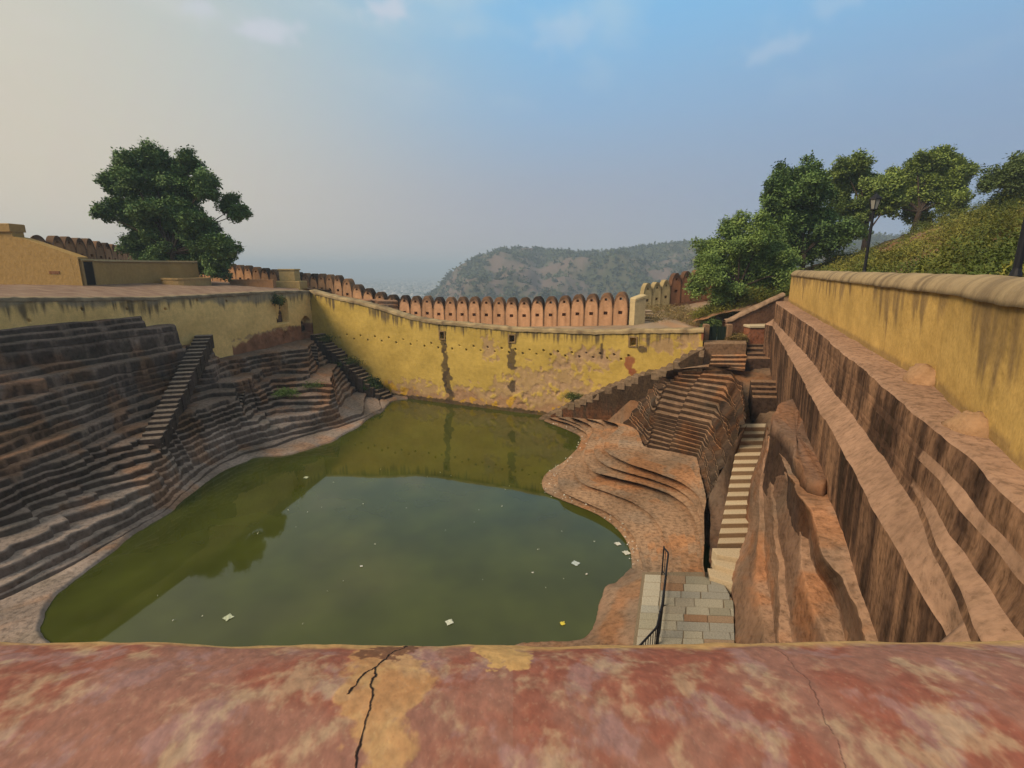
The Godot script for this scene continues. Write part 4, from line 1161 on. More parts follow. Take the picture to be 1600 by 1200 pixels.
	var rock := [P([11.12, 3.1, -21.02, 10.17, 2.6, -19.48, 8.93, 1.75, -17.61, 8.36, 0.6, -16.33, 7.28, -0.1, -15.04, 6.65, -0.25, -13.28, 6.01, -0.25, -11.7, 5.46, -0.25, -10.21]),
		P([11.22, 4.1, -21.02, 10.27, 3.6, -19.48, 9.03, 2.75, -17.61, 8.46, 1.6, -16.33, 7.38, 0.9, -15.04, 6.75, 0.75, -13.28, 6.11, 0.75, -11.7, 5.56, 0.75, -10.21]),
		P([10.22, 4.5, -19.09, 9.03, 4.2, -16.87, 7.91, 3.7, -14.81, 7.53, 3, -13.85, 7.05, 2.3, -12.92, 6.45, 2.2, -11.37, 5.96, 2.2, -10.09, 5.43, 2.2, -8.74]),
		P([10.23, 4.53, -19.08, 9.1, 4.23, -16.92, 8.07, 3.73, -14.89, 7.69, 3.03, -13.8, 7.32, 2.33, -12.87, 6.73, 2.23, -11.33, 6.18, 2.23, -10.06, 5.67, 2.23, -8.71]),
		P([9.44, 4.9, -17.58, 8.47, 4.7, -15.59, 7.28, 4.5, -12.94, 6.7, 4.2, -11.65, 6.4, 3.7, -10.71, 5.86, 3.55, -9.58, 5.36, 3.5, -8.57, 4.85, 3.5, -7.42]),
		P([9.45, 4.93, -17.57, 8.55, 4.73, -15.63, 7.36, 4.53, -12.96, 6.8, 4.23, -11.6, 6.53, 3.73, -10.67, 6.03, 3.58, -9.54, 5.62, 3.53, -8.53, 5.15, 3.53, -7.39]),
		P([8.87, 5.15, -16.49, 7.87, 5.3, -13.9, 7.05, 5.3, -11.58, 6.59, 5, -10.44, 5.95, 4.75, -9.19, 5.62, 4.65, -8.29, 5.34, 4.6, -7.28, 5.01, 4.6, -6.3]),
		P([8.88, 5.18, -16.47, 7.93, 5.33, -13.93, 7.14, 5.33, -11.59, 6.79, 5.03, -10.53, 6.21, 4.78, -9.19, 6.21, 4.68, -8.56, 5.79, 4.63, -7.48, 5.22, 4.63, -6.27]),
		P([8.5, 5.35, -15.71, 7.75, 5.6, -13.75, 6.48, 5.9, -10.58, 6.09, 6, -9.42, 5.35, 6, -7.75, 5.29, 5.95, -7.12, 5.07, 5.9, -6.41, 4.7, 5.85, -5.65]),
		P([8.54, 5.38, -15.62, 7.72, 5.63, -13.31, 6.73, 5.93, -10.35, 6.31, 6.03, -9.2, 5.56, 6.03, -7.78, 5.33, 5.98, -7.08, 5.05, 5.93, -6.3, 4.65, 5.88, -5.5]),
		P([9.36, 5.42, -15.62, 8.34, 5.67, -13.31, 7.03, 5.97, -10.35, 6.52, 6.07, -9.2, 5.88, 6.07, -7.78, 5.57, 6.02, -7.08, 5.22, 5.97, -6.3, 4.86, 5.92, -5.5])]
	structure("rock_bank", terrace(rock, 520, Color(0.17, 0.10, 0.07), Color(0.42, 0.26, 0.17), true, 0.07), M.rock)
	var side := [P([9.5, 4.7, -19.3, 9.2, 3.8, -19.6, 8.6, 2.7, -19.2, 8.05, 1.6, -18.9, 7.8, 1.35, -18.0, 7.1, 0.9, -16.2, 6.8, 0.85, -15.2]), P([9.55, 3.5, -20.0, 9.2, 2.8, -19.4, 8.65, 1.9, -18.6, 8.2, 1.45, -17.6, 7.75, 1.1, -16.9, 7.15, 0.85, -15.9, 6.9, 0.82, -15.1]), P([10.2, 3.3, -20.6, 9.9, 2.7, -19.7, 9.4, 2.3, -18.8, 8.9, 1.8, -18.0, 8.4, 1.3, -17.1, 7.8, 0.9, -16.1, 7.2, 0.8, -15.2])]
	structure("rock_bank", terrace(side, 160, Color(0.10, 0.066, 0.05), Color(0.22, 0.14, 0.095), true, 0.06), M.rock)
	var near := [P([4.6, -0.5, -17.47, 3.96, -0.5, -16.56, 3.38, -0.5, -16.1, 2.99, -0.5, -15.03, 2.45, -0.5, -13.79, 1.6, -0.5, -13.42, 0.4, -0.5, -13.4, -1.13, -0.5, -12.46, -4.99, -0.5, -10.73]),
		P([4.35, 0.05, -16.5, 3.75, 0.05, -15.64, 3.2, 0.05, -15.21, 2.83, 0.05, -14.21, 2.32, 0.05, -13.04, 1.51, 0.05, -12.69, 0.38, 0.05, -12.67, -1.07, 0.05, -11.79, -4.72, 0.05, -10.16]),
		P([4.34, 0.4, -15.73, 3.86, 0.4, -14.99, 3.39, 0.4, -14.38, 3.09, 0.4, -13.59, 2.98, 0.4, -12.75, 2.71, 0.4, -12.1, 1.38, 0.4, -11.4, 0, 0.4, -10.77, -2.92, 0.4, -9.32]),
		P([4.58, 0.75, -15.2, 4.29, 0.75, -14.38, 4, 0.75, -13.58, 3.76, 0.75, -12.85, 3.56, 0.75, -12.19, 3.39, 0.75, -11.65, 2.62, 0.75, -10.81, 0.92, 0.75, -10.03, -1.36, 0.75, -8.56])]
	structure("rock_bank", terrace(near, 300, Color(0.16, 0.10, 0.07), Color(0.34, 0.22, 0.15), true, 0.09), M.rock)
	# the rock under all of this: a coarse surface a little below everything built on this side
	var seeds := PackedVector3Array()
	for group in [apron, fl, top, rock.slice(1), near]:
		for r in group:
			for p: Vector3 in r:
				seeds.append(p)
	for k in 6:
		for l in 5:
			seeds.append(Vector3(lerpf(3.4, 6.4, l / 4.0), 0.75, lerpf(-14.8, -10.4, k / 5.0)))
	for q in [Vector3(14.6, 5.3, -28.5), Vector3(15.6, 5.3, -30.5), Vector3(12.4, 4.6, -23.5), Vector3(11.2, 4.4, -21.5), Vector3(9.5, 3.2, -18.6), Vector3(8.8, 2.2, -17.3), Vector3(8.0, 1.3, -15.8), Vector3(14, 6.2, -33)]:
		seeds.append(q)
	var shore_line := spread(apron[1], 300)
	var nx := 64
	var nz := 110
	pts = PackedVector3Array()
	cols = PackedColorArray()
	for j in nz:
		for i in nx:
			var at := Vector2(lerpf(-1.0, 17.5, i / 63.0), lerpf(-33.5, -1.5, j / 109.0))
			var sw := 0.0
			var sy := 0.0
			var lowest := 99.0
			for p in seeds:
				var d := (p.x - at.x) * (p.x - at.x) + (p.z - at.y) * (p.z - at.y)
				var w := 1.0 / (d * d + 0.02)
				sw += w
				sy += w * p.y
				if d < 4.0:
					lowest = minf(lowest, p.y)
			var y := minf(sy / sw - 0.5, lowest - 0.45)
			var p2 := Vector3(at.x, y, at.y)
			if at.y > -12.3 and at.x < 3.0:
				p2.y = minf(y, lerpf(-0.5, 2.0, smooth(-12.3, -2.0, at.y)))
			var sx := 99.0   # keep clear of the pool
			for q in shore_line:
				if absf(q.z - at.y) < 0.35:
					sx = minf(sx, q.x)
			if sx < 90.0 and at.x < sx + 0.25 and at.y < -12.3:
				p2.y = -1.0
			pts.append(p2)
			cols.append(rockshade(p2, 0.45, dark, light))
	structure("bedrock", grid(nx, nz, pts, cols), M.rock)
	var ol := P([8.41, 6.25, -15.49, 9.16, 6.25, -16.75, 10.54, 6.25, -17.83, 8.76, 6.25, -14.03, 7.24, 6.25, -10.57, 6.75, 6.25, -10.05, 6.57, 6.25, -10.36, 6.98, 6.25, -11.59, 7.53, 6.25, -12.8, 7.77, 6.25, -14.28])
	var smoothed := PackedVector3Array()
	for i in ol.size():
		for k in 6:
			smoothed.append(ol[i].lerp(ol[(i + 1) % ol.size()], k / 6.0))
	pts = PackedVector3Array()
	cols = PackedColorArray()
	var mid := Vector3.ZERO
	for p in smoothed:
		mid += p / smoothed.size()
	var lev := [[1.06, -2.2], [1.03, -0.9], [1.01, -0.35], [1.0, -0.1], [0.96, 0.0], [0.92, 0.01], [0.5, 0.04], [0.0, 0.05]]
	for l in lev:
		for i in smoothed.size() + 1:
			var p := smoothed[i % smoothed.size()]
			p = Vector3(lerpf(mid.x, p.x, l[0]), p.y + l[1], lerpf(mid.z, p.z, l[0]))
			p += Vector3(na.get_noise_3dv(p), na.get_noise_3dv(p + Vector3(3, 3, 3)) * 0.6, nb.get_noise_3dv(p * 0.6)) * 0.10
			pts.append(p)
			cols.append(rockshade(p, 0.8 if l[1] > -0.2 else 0.05, Color(0.085, 0.054, 0.042), Color(0.34, 0.21, 0.145)))
	tag(solo("boulder", grid(smoothed.size() + 1, lev.size(), pts, cols), M.rock), "large flat-topped rock with a dark face between the concrete stair and the brown retaining wall", "boulder")

func n_rows(lines: int) -> int:
	return lines * 2 - 1

func far_wall() -> void:
	var top := P([-18.1, 8.85, -45.5, -15.69, 8.37, -44.4, -13.12, 8, -43.23, -10.69, 7.49, -42.12, -8.37, 6.9, -41.07, -6.13, 6.64, -40.05, -3.99, 6.59, -39.07, 0, 6.41, -37.26, 5.77, 6.5, -34.63, 8.55, 6.74, -33.36, 12.18, 6.98, -31.71])
	back_marks = {"tan": [Vector4(17.89, 4.73, 0.72, 0.93), Vector4(15.35, 0.97, 1.19, 0.75), Vector4(11.33, 0.83, 2.54, 0.9), Vector4(10.3, -0.29, 1.35, 0.93), Vector4(16.81, 0.76, 1.49, 0.98), Vector4(19.35, 1.54, 1.39, 1.14), Vector4(21.47, 2.35, 2, 1.34), Vector4(23.98, 3.07, 1.69, 1.17), Vector4(25.14, 4.48, 0.99, 0.89), Vector4(26.06, 4.86, 1.16, 0.62), Vector4(26.77, 4.33, 0.7, 0.59), Vector4(27.64, 4.98, 0.51, 0.48), Vector4(25.21, 2.14, 1.38, 0.79), Vector4(22.52, 1.07, 1.98, 0.9), Vector4(19.89, 0.78, 1.59, 0.68), Vector4(23.71, 4.23, 0.66, 0.61), Vector4(30.99, 5.85, 1.16, 0.57), Vector4(32.36, 6.27, 0.74, 0.45)], "dark": [Vector4(19.84, 4.08, 0.42, 0.86), Vector4(19.73, 5.39, 0.16, 0.68), Vector4(19.89, 2.1, 0.27, 0.62), Vector4(13.87, 5.04, 0.28, 1.14), Vector4(13.99, 3.22, 0.34, 1.27), Vector4(14.17, 1.65, 0.4, 1.31), Vector4(14.32, 0.49, 0.45, 0.8), Vector4(29.48, 5.41, 0.32, 0.24), Vector4(26.73, 5.23, 0.11, 0.54)], "red": [Vector4(28.72, 4.48, 0.4, 0.6), Vector4(28.92, 3.96, 0.29, 0.29), Vector4(33.21, 6.81, 0.11, 0.57)], "hole": [Vector4(13.77, 5.6, 0.19, 0.27), Vector4(19.89, 5.69, 0.21, 0.25), Vector4(28.86, 5.98, 0.2, 0.27)], "putlog": [Vector4(2.31, 5.15, 0.08, 0.06), Vector4(3.09, 4.8, 0.08, 0.06), Vector4(3.93, 5.14, 0.08, 0.06), Vector4(4.69, 4.8, 0.08, 0.06), Vector4(5.5, 5.13, 0.08, 0.06), Vector4(6.24, 4.79, 0.07, 0.06), Vector4(7.03, 5.12, 0.07, 0.06), Vector4(7.75, 4.79, 0.07, 0.06), Vector4(8.51, 5.1, 0.07, 0.06), Vector4(9.21, 4.74, 0.07, 0.06), Vector4(9.95, 5.04, 0.07, 0.06), Vector4(10.64, 4.69, 0.07, 0.06), Vector4(11.35, 4.98, 0.07, 0.06), Vector4(12.02, 4.63, 0.06, 0.06), Vector4(12.71, 4.92, 0.06, 0.06), Vector4(13.37, 4.58, 0.06, 0.06), Vector4(14.04, 4.87, 0.06, 0.06), Vector4(14.69, 4.55, 0.06, 0.06), Vector4(15.34, 4.87, 0.06, 0.05), Vector4(15.97, 4.57, 0.06, 0.05), Vector4(16.6, 4.88, 0.06, 0.05), Vector4(17.22, 4.59, 0.06, 0.05), Vector4(17.84, 4.89, 0.06, 0.05), Vector4(18.44, 4.6, 0.06, 0.05), Vector4(19.04, 4.91, 0.05, 0.05), Vector4(19.62, 4.62, 0.05, 0.05), Vector4(20.2, 4.92, 0.05, 0.05), Vector4(20.78, 4.63, 0.05, 0.05), Vector4(21.35, 4.93, 0.05, 0.05), Vector4(21.91, 4.65, 0.05, 0.05), Vector4(22.46, 4.94, 0.05, 0.05), Vector4(23.01, 4.66, 0.05, 0.05), Vector4(23.55, 4.95, 0.05, 0.05), Vector4(24.09, 4.68, 0.05, 0.05), Vector4(24.61, 4.96, 0.05, 0.05), Vector4(25.13, 4.69, 0.05, 0.05), Vector4(25.64, 4.98, 0.04, 0.05), Vector4(26.16, 4.71, 0.04, 0.05), Vector4(26.65, 4.99, 0.04, 0.05), Vector4(27.16, 4.73, 0.04, 0.05), Vector4(27.64, 5.01, 0.04, 0.05), Vector4(28.14, 4.75, 0.04, 0.05), Vector4(28.6, 5.02, 0.04, 0.05)]}
	var o := thing("yellow_tank_wall", "long yellow plastered wall rising straight from the green water, stained and peeling", "wall", Vector3(-5, 0, -39))
	part("wall_face", wall_mesh(top, -0.6, 0.055, func(s, y, t, p): return paint_wall(s, y, t, p, Color(0.60, 0.425, 0.125), back_marks, 1.1, 0.75), func(s, y): return dent_wall(s, y, back_marks), 0.9), M.plaster, o)
	var cap := func(p: Vector3, _q: Vector2) -> Color: return Color(0.50, 0.38, 0.21).lerp(Color(0.22, 0.16, 0.10), clampf(0.35 + na.get_noise_3dv(p) * 1.1 + 0.5 * nb.get_noise_3dv(p), 0, 1))
	part("coping", sweep(top, [Vector2(0.10, -0.16), Vector2(0.12, 0.02), Vector2(0.06, 0.09), Vector2(-0.5, 0.12), Vector2(-0.95, 0.07), Vector2(-0.95, -0.3)], cap, 0.15, 0.06), M.plaster, o)
	for k: Vector4 in back_marks.hole:
		var d := len2(top)
		var u := (top[top.size() - 1] - top[0]).normalized()
		var c := top[0] + u * (k.x * (top[top.size() - 1] - top[0]).length() / d[d.size() - 1])
		var side := Vector3(-u.z, 0, u.x).normalized()
		var b := Build.new()
		b.tint = Color(0.28, 0.19, 0.10)
		var dir := Vector3(u.x, 0, u.z).normalized()
		for q in [[0.0, k.w + 0.05, k.z * 2 + 0.2, 0.1], [0.0, -k.w - 0.05, k.z * 2 + 0.2, 0.1], [k.z + 0.05, 0.0, 0.1, k.w * 2], [-k.z - 0.05, 0.0, 0.1, k.w * 2]]:
			b.box(Transform3D(Basis(dir, Vector3.UP, side), Vector3(c.x, k.y + q[1], c.z) + dir * q[0] + side * 0.0 - o.position), Vector3(q[2], q[3], 0.12), 0.01)
		part("drain_frame", b.mesh(), M.plaster, o, false)

func near_left_wall() -> void:
	var top := P([-33, 9.9, 14, -30, 9.8, -2, -28, 9.7, -11, -23.41, 9.47, -23.18, -22.88, 9.4, -24.49, -22.23, 9.25, -27.09, -21.37, 9.09, -30.51, -20.37, 9.05, -34.37, -19.33, 9.03, -38.38, -18.79, 8.99, -41.47, -18.1, 8.85, -45.5])
	var lm: Array = [Vector4(2.82, 7.35, 0.77, 0.94), Vector4(6.05, 6.07, 0.71, 0.61)]
	# distances were measured along the last stretch; shift them to the whole wall
	var d := len2(top)
	var start := 0.0
	for i in top.size() - 1:
		var c := Vector2(-19.3, -38.5)
		var a := Vector2(top[i].x, top[i].z)
		var b := Vector2(top[i + 1].x, top[i + 1].z)
		var q := Geometry2D.get_closest_point_to_segment(c, a, b)
		if q.distance_to(c) < 0.08:
			start = d[i] + a.distance_to(q)
	var move := func(list: Array) -> Array: return list.map(func(k): return Vector4(k.x + start, k.y, k.z, k.w))
	left_marks = {"tan": move.call([Vector4(0.82, 5.76, 2.93, 0.28), Vector4(1.49, 5.43, 1.46, 0.28), Vector4(2.5, 5.92, 1.82, 0.17), Vector4(3.18, 5.44, 0.72, 0.36)]), "door": move.call([lm[0]]), "arch": move.call([lm[1]]), "putlog": move.call([Vector4(2.24, 6.66, 0.23, 0.16), Vector4(2.82, 8.22, 0.14, 0.08), Vector4(5.55, 8.21, 0.12, 0.07), Vector4(1.64, 8.2, 0.14, 0.07)])}
	for k in 12:
		left_marks.putlog.append(Vector4(start - 3.0 - k * 2.4, 8.55 + 0.2 * sin(k * 2.1), 0.1, 0.1))
	var o := thing("left_tank_wall", "pale yellow plastered wall above the dark terraces with a tall doorway and small arch", "wall", Vector3(-21, 5, -30))
	var paint := func(s: float, y: float, t: float, p: Vector3) -> Color:
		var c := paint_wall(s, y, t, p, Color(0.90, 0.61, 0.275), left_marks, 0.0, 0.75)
		var q2 := nc.get_noise_2d(s * 0.22, 21.0) + 0.5 * na.get_noise_2d(s * 0.8, y * 0.9)
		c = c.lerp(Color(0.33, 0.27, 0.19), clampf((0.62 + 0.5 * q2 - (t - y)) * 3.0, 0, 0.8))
		if s > start - 3.0:   # bare brick-red footing near the corner
			var e := 6.05 + 0.35 * nc.get_noise_1d(s * 0.5) + 0.25 * na.get_noise_1d(s * 1.3) - 0.4 * smooth(start + 1.0, start - 3.0, s)
			if y < e:
				c = c.lerp(Color(0.32, 0.155, 0.09) * (1.0 + 0.5 * nb.get_noise_2d(s, y)), clampf((e - y) * 6.0, 0, 1))
		return c
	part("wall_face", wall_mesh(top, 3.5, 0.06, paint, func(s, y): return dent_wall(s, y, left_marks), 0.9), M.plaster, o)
	var cap := func(p: Vector3, _q: Vector2) -> Color: return Color(0.40, 0.31, 0.20).lerp(Color(0.17, 0.13, 0.09), clampf(0.4 + na.get_noise_3dv(p) * 1.1, 0, 1))
	part("coping", sweep(top, [Vector2(0.05, -0.15), Vector2(0.07, 0.0), Vector2(0.02, 0.05), Vector2(-0.5, 0.07), Vector2(-0.95, 0.05), Vector2(-0.95, -0.3)], cap, 0.2, 0.05), M.plaster, o)

func fort_behind() -> void:
	# paved court behind the left wall
	var lt := P([-33, 9.9, 14, -30, 9.8, -2, -28, 9.7, -11, -23.41, 9.47, -23.18, -22.88, 9.4, -24.49, -22.23, 9.25, -27.09, -21.37, 9.09, -30.51, -20.37, 9.05, -34.37, -19.33, 9.03, -38.38, -18.79, 8.99, -41.47, -18.1, 8.85, -45.5])
	var rows := []
	var inner := PackedVector3Array()
	for p in lt:
		inner.append(Vector3(p.x - 0.7, p.y - 0.02, p.z))
	rows.append(inner)
	rows.append(P([-40, 10.0, 14, -38, 9.9, -6, -36, 9.8, -20, -33, 9.68, -33, -31, 9.6, -42, -27, 9.35, -48, -20.5, 8.95, -48.5]))
	rows.append(P([-56, 10.0, 14, -52, 9.9, -6, -48, 9.8, -30, -44, 9.7, -44, -40, 9.6, -60, -27, 9.0, -60, -17, 8.6, -52.5]))
	var n := 160
	var pts := PackedVector3Array()
	var cols := PackedColorArray()
	for k in 3:
		var l := spread(rows[k], n)
		var m := spread(rows[mini(k + 1, 2)], n)
		for s in (12 if k < 2 else 1):
			for i in n:
				var p := l[i].lerp(m[i], s / 12.0)
				p.y += 0.03 * na.get_noise_3dv(p)
				pts.append(p)
				cols.append(Color(0.20, 0.13, 0.10).lerp(Color(0.31, 0.225, 0.165), clampf(0.5 + nb.get_noise_3d(p.x * 2.0, p.z * 2.0, p.x) * 1.2, 0, 1)))
	structure("court_paving", grid(n, 25, pts, cols), M.stone)
	# sloping walk between the tank wall and the battlement
	var bt := P([-18.1, 8.85, -45.5, -15.69, 8.37, -44.4, -13.12, 8, -43.23, -10.69, 7.49, -42.12, -8.37, 6.9, -41.07, -6.13, 6.64, -40.05, -3.99, 6.59, -39.07, 0, 6.41, -37.26, 5.77, 6.5, -34.63, 8.55, 6.74, -33.36, 12.18, 6.98, -31.71])
	var ins := PackedVector3Array()
	for p in bt:
		ins.append(p + Vector3(-0.3, -0.03, -0.75))
	ins.append(Vector3(13.5, 6.3, -34.0))
	ins.append(Vector3(19, 7.2, -35.5))
	var outer := PackedVector3Array()
	for a: PackedVector3Array in [P([-22.69, 10.37, -53.78, -19.57, 10.19, -52.2, -16.74, 10.09, -50.74]), P([-16.65, 9.96, -50.61, -15.2, 9.37, -49.65, -13.81, 8.91, -48.83, -12.1, 8.47, -48.01, -10.49, 8.21, -47.23]), P([-10.43, 8.27, -47.24, -5.75, 8.25, -45.59, 0, 8.32, -43.35, 4.19, 8.58, -41.56, 9.01, 8.96, -38.88])]:
		for p in a:
			outer.append(p - Vector3(0.1, 2.45, 0.2))
	outer.append_array(P([10.5, 6.5, -41.5, 14.4, 7.0, -48.5, 23, 8.4, -49.5]))
	structure("walkway", terrace([resample(ins, 60), resample(outer, 60), offset_all(resample(outer, 60), Vector3(1.0, -3.0, -3.0))], 200, Color(0.25, 0.18, 0.13), Color(0.36, 0.27, 0.19), true, 0.05), M.stone)

	# battlements, their merlons in a few weathered kinds
	var kinds := {}
	for q in [["tan", Color(0.48, 0.28, 0.155), 0.75], ["far", Color(0.55, 0.315, 0.18), 0.75], ["pale", Color(0.60, 0.47, 0.24), 0.35], ["red", Color(0.36, 0.165, 0.085), 0.6]]:
		var list := []
		for k in 5:
			var f := 1.0 + 0.12 * (k - 2) / 2.0
			list.append(merlon_mesh(1.0, 1.0, 0.55, q[1] * f, q[2] * (0.7 + 0.15 * k), k + 1))
		kinds[q[0]] = list
	battlement("orange scalloped battlement climbing behind the ochre building and the tree", P([-39.36, 13.4, -42.16, -38.48, 13.36, -43.18, -38.84, 13.41, -46.79, -39.28, 13.16, -49.81, -40.56, 12.9, -53.85, -41.55, 12.61, -58.92, -37.08, 11.85, -59.77, -29.54, 11.11, -56.52, -24.67, 10.63, -54.36]), 2.5, 1.25, kinds.tan, 3.0, Color(0.42, 0.24, 0.13))
	battlement("short level stretch of battlement right of the square plinth", P([-22.69, 10.37, -53.78, -19.57, 10.19, -52.2, -16.74, 10.09, -50.74]), 2.5, 1.1, kinds.tan, 3.0, Color(0.42, 0.24, 0.13))
	battlement("battlement stepping down beside the sloping walk, its merlons the most blackened", P([-16.65, 9.96, -50.61, -15.2, 9.37, -49.65, -13.81, 8.91, -48.83, -12.1, 8.47, -48.01, -10.49, 8.21, -47.23]), 2.5, 1.28, kinds.tan, 3.0, Color(0.42, 0.24, 0.13))
	battlement("long level pinkish battlement in front of the hazy hill, two loopholes in each merlon", P([-10.43, 8.27, -47.24, -5.75, 8.25, -45.59, 0, 8.32, -43.35, 4.19, 8.58, -41.56, 9.01, 8.96, -38.88]), 2.6, 1.2, kinds.far, 4.0, Color(0.46, 0.25, 0.14))
	battlement("pair of freshly painted pale yellow merlons beyond the dry grass", P([12.33, 9.29, -48.4, 15.26, 9.68, -49.52]), 2.7, 1.25, kinds.pale, 4.0, Color(0.55, 0.42, 0.22))
	battlement("dark red-brown battlement half hidden by the bushy tree", P([15.35, 10.16, -49.73, 18.32, 10.64, -50.66, 21.1, 11.02, -51.36]), 2.9, 1.25, kinds.red, 4.0, Color(0.33, 0.16, 0.09))
	var pier := Build.new()
	pier.tint = Color(0.62, 0.50, 0.29)
	var a0 := Vector3(8.95, 0, -38.2)
	pier.box(Transform3D(Basis(Vector3.UP, 0.35), Vector3(9.6, 7.3, -38.6)), Vector3(0.95, 2.6, 0.7), 0.04)
	pier.box(Transform3D(Basis(Vector3.UP, 0.35) * Basis(Vector3(0, 0, 1), 0.28), Vector3(9.62, 8.66, -38.6)), Vector3(1.0, 0.22, 0.78), 0.08)
	tag(solo("wall_pier", pier.mesh(), M.plaster), "pale slanting-topped pier that ends the long pinkish battlement", "pier")
	flight("few grey stone steps climbing behind the pale pier", Vector3(11.1, 7.5, -42.5), Vector3(10.9, 6.5, -39.6), 5, 1.2, 0.5, Color(0.2, 0.15, 0.11), Color(0.36, 0.28, 0.2), M.stone)

	# square plinth at the corner
	var t0: Vector3 = P([-21.4, 8.83, -49.32])[0]
	var tw := thing("square_plinth", "ochre plastered plinth of two stacked blocks above the corner of the tank", "plinth", Vector3(t0.x, t0.y - 0.3, t0.z))
	var bb := Build.new()
	bb.tint = Color(0.52, 0.36, 0.15)
	bb.box(Transform3D(Basis(), Vector3(0, 0.55, 0)), Vector3(2.5, 1.1, 1.8), 0.05)
	part("lower_block", bb.mesh(), M.plaster, tw, false)
	bb = Build.new()
	bb.tint = Color(0.56, 0.40, 0.18)
	bb.box(Transform3D(Basis(), Vector3(-0.1, 1.62, -0.2)), Vector3(1.45, 1.0, 1.3), 0.04)
	part("upper_block", bb.mesh(), M.plaster, tw, false)
	bb = Build.new()
	bb.tint = Color(0.56, 0.40, 0.18)
	bb.box(Transform3D(Basis(), Vector3(-0.1, 2.17, -0.2)), Vector3(1.6, 0.12, 1.45), 0.04)
	part("cap", bb.mesh(), M.plaster, tw, false)

	# ochre building on the far left
	var ob := thing("ochre_building", "plain ochre building with a sloping parapet at the far left of the court", "building", Vector3(-38, 9.6, -37))
	var prof := PackedVector2Array([Vector2(-48, 9.0), Vector2(-48, 13.4), Vector2(-35.2, 13.4), Vector2(-35.2, 13.0), Vector2(-34.6, 12.9), Vector2(-30.9, 11.6), Vector2(-30.9, 9.0)])
	bb = Build.new()
	bb.tint = Color(0.47, 0.30, 0.115)
	var tr := Geometry2D.triangulate_polygon(prof)
	for zz in [-36.7, -37.6]:
		for i in range(0, tr.size(), 3):
			bb.tri(Vector3(prof[tr[i]].x, prof[tr[i]].y, zz), Vector3(prof[tr[i + 1]].x, prof[tr[i + 1]].y, zz), Vector3(prof[tr[i + 2]].x, prof[tr[i + 2]].y, zz))
	for i in prof.size():
		var u := prof[i]
		var v := prof[(i + 1) % prof.size()]
		bb.quad(Vector3(u.x, u.y, -36.7), Vector3(v.x, v.y, -36.7), Vector3(v.x, v.y, -37.6), Vector3(u.x, u.y, -37.6))
	part("wall", bb.mesh(), M.plaster, ob)
	bb = Build.new()
	bb.tint = Color(0.44, 0.29, 0.12)
	bb.box(Transform3D(Basis(), Vector3(-41.6, 13.6, -37.15)), Vector3(12.9, 0.55, 1.2), 0.04)
	part("roof_parapet", bb.mesh(), M.plaster, ob)
	bb = Build.new()
	bb.tint = Color(0.27, 0.13, 0.07)
	bb.box(Transform3D(Basis(), Vector3(-32.75, 10.52, -36.7)), Vector3(0.75, 0.2, 0.06), 0.01)
	part("vent", bb.mesh(), M.plaster, ob)
	# low wall running back from it, with the door
	var lw := thing("low_court_wall", "low ochre wall with a coping and a dark door running back towards the leafy tree", "wall", Vector3(-31, 9.6, -41))
	var line := P([-30.85, 0, -36.75, -31.15, 0, -39.5, -31.1, 0, -42.5, -30.2, 0, -45.3, -28.6, 0, -46.8])
	part("wall", sweep(line, [Vector2(0.0, 9.0), Vector2(0.0, 11.35), Vector2(-0.5, 11.35), Vector2(-0.5, 9.0)], func(p, _q): return Color(0.47, 0.30, 0.12) * (1.0 + 0.2 * na.get_noise_3dv(p * 0.7)), 0.3), M.plaster, lw)
	part("coping", sweep(line, [Vector2(0.1, 11.32), Vector2(0.1, 11.47), Vector2(-0.6, 11.47), Vector2(-0.6, 11.32)], func(_p, _q): return Color(0.50, 0.37, 0.2), 0.3), M.plaster, lw)
	bb = Build.new()
	bb.box(Transform3D(Basis(Vector3.UP, 0.11), Vector3(-30.93, 10.45, -37.42)), Vector3(0.16, 1.65, 0.95), 0.01)
	part("door", bb.mesh(), M.dark, lw)
	bb = Build.new()
	bb.tint = Color(0.4, 0.27, 0.12)
	for q in [[-0.55, 0.0, 0.12, 1.75], [0.55, 0.0, 0.12, 1.75], [0.0, 0.91, 1.22, 0.1]]:
		bb.box(Transform3D(Basis(Vector3.UP, 0.11), Vector3(-30.93, 10.45 + q[1], -37.42)) .translated_local(Vector3(0, 0, q[0])), Vector3(0.22, q[3], q[2]), 0.01)
	part("door_frame", bb.mesh(), M.plaster, lw)
	# planter round the tree, and the low wall right of it
	bb = Build.new()
	bb.tint = Color(0.46, 0.31, 0.14)
	bb.lathe(Vector3(-28.4, 9.3, -44.6), [Vector2(1.85, -0.4), Vector2(1.85, 0.55), Vector2(1.9, 0.58), Vector2(1.9, 0.72), Vector2(1.55, 0.72), Vector2(1.55, 0.5), Vector2(0.0, 0.5)], 28)
	tag(solo("tree_planter", bb.mesh(), M.plaster), "round ochre planter wall around the foot of the big leafy tree", "planter")
	bb = Build.new()
	bb.tint = Color(0.40, 0.22, 0.11)
	bb.box(Transform3D(Basis(Vector3.UP, -0.25), Vector3(-24.2, 9.35, -47.6)), Vector3(4.8, 0.9, 0.4), 0.03)
	tag(solo("low_kerb_wall", bb.mesh(), M.plaster), "low orange kerb wall right of the round planter", "wall")

func offset_all(p: PackedVector3Array, d: Vector3) -> PackedVector3Array:
	var o := PackedVector3Array()
	for q in p:
		o.append(q + d)
	return o

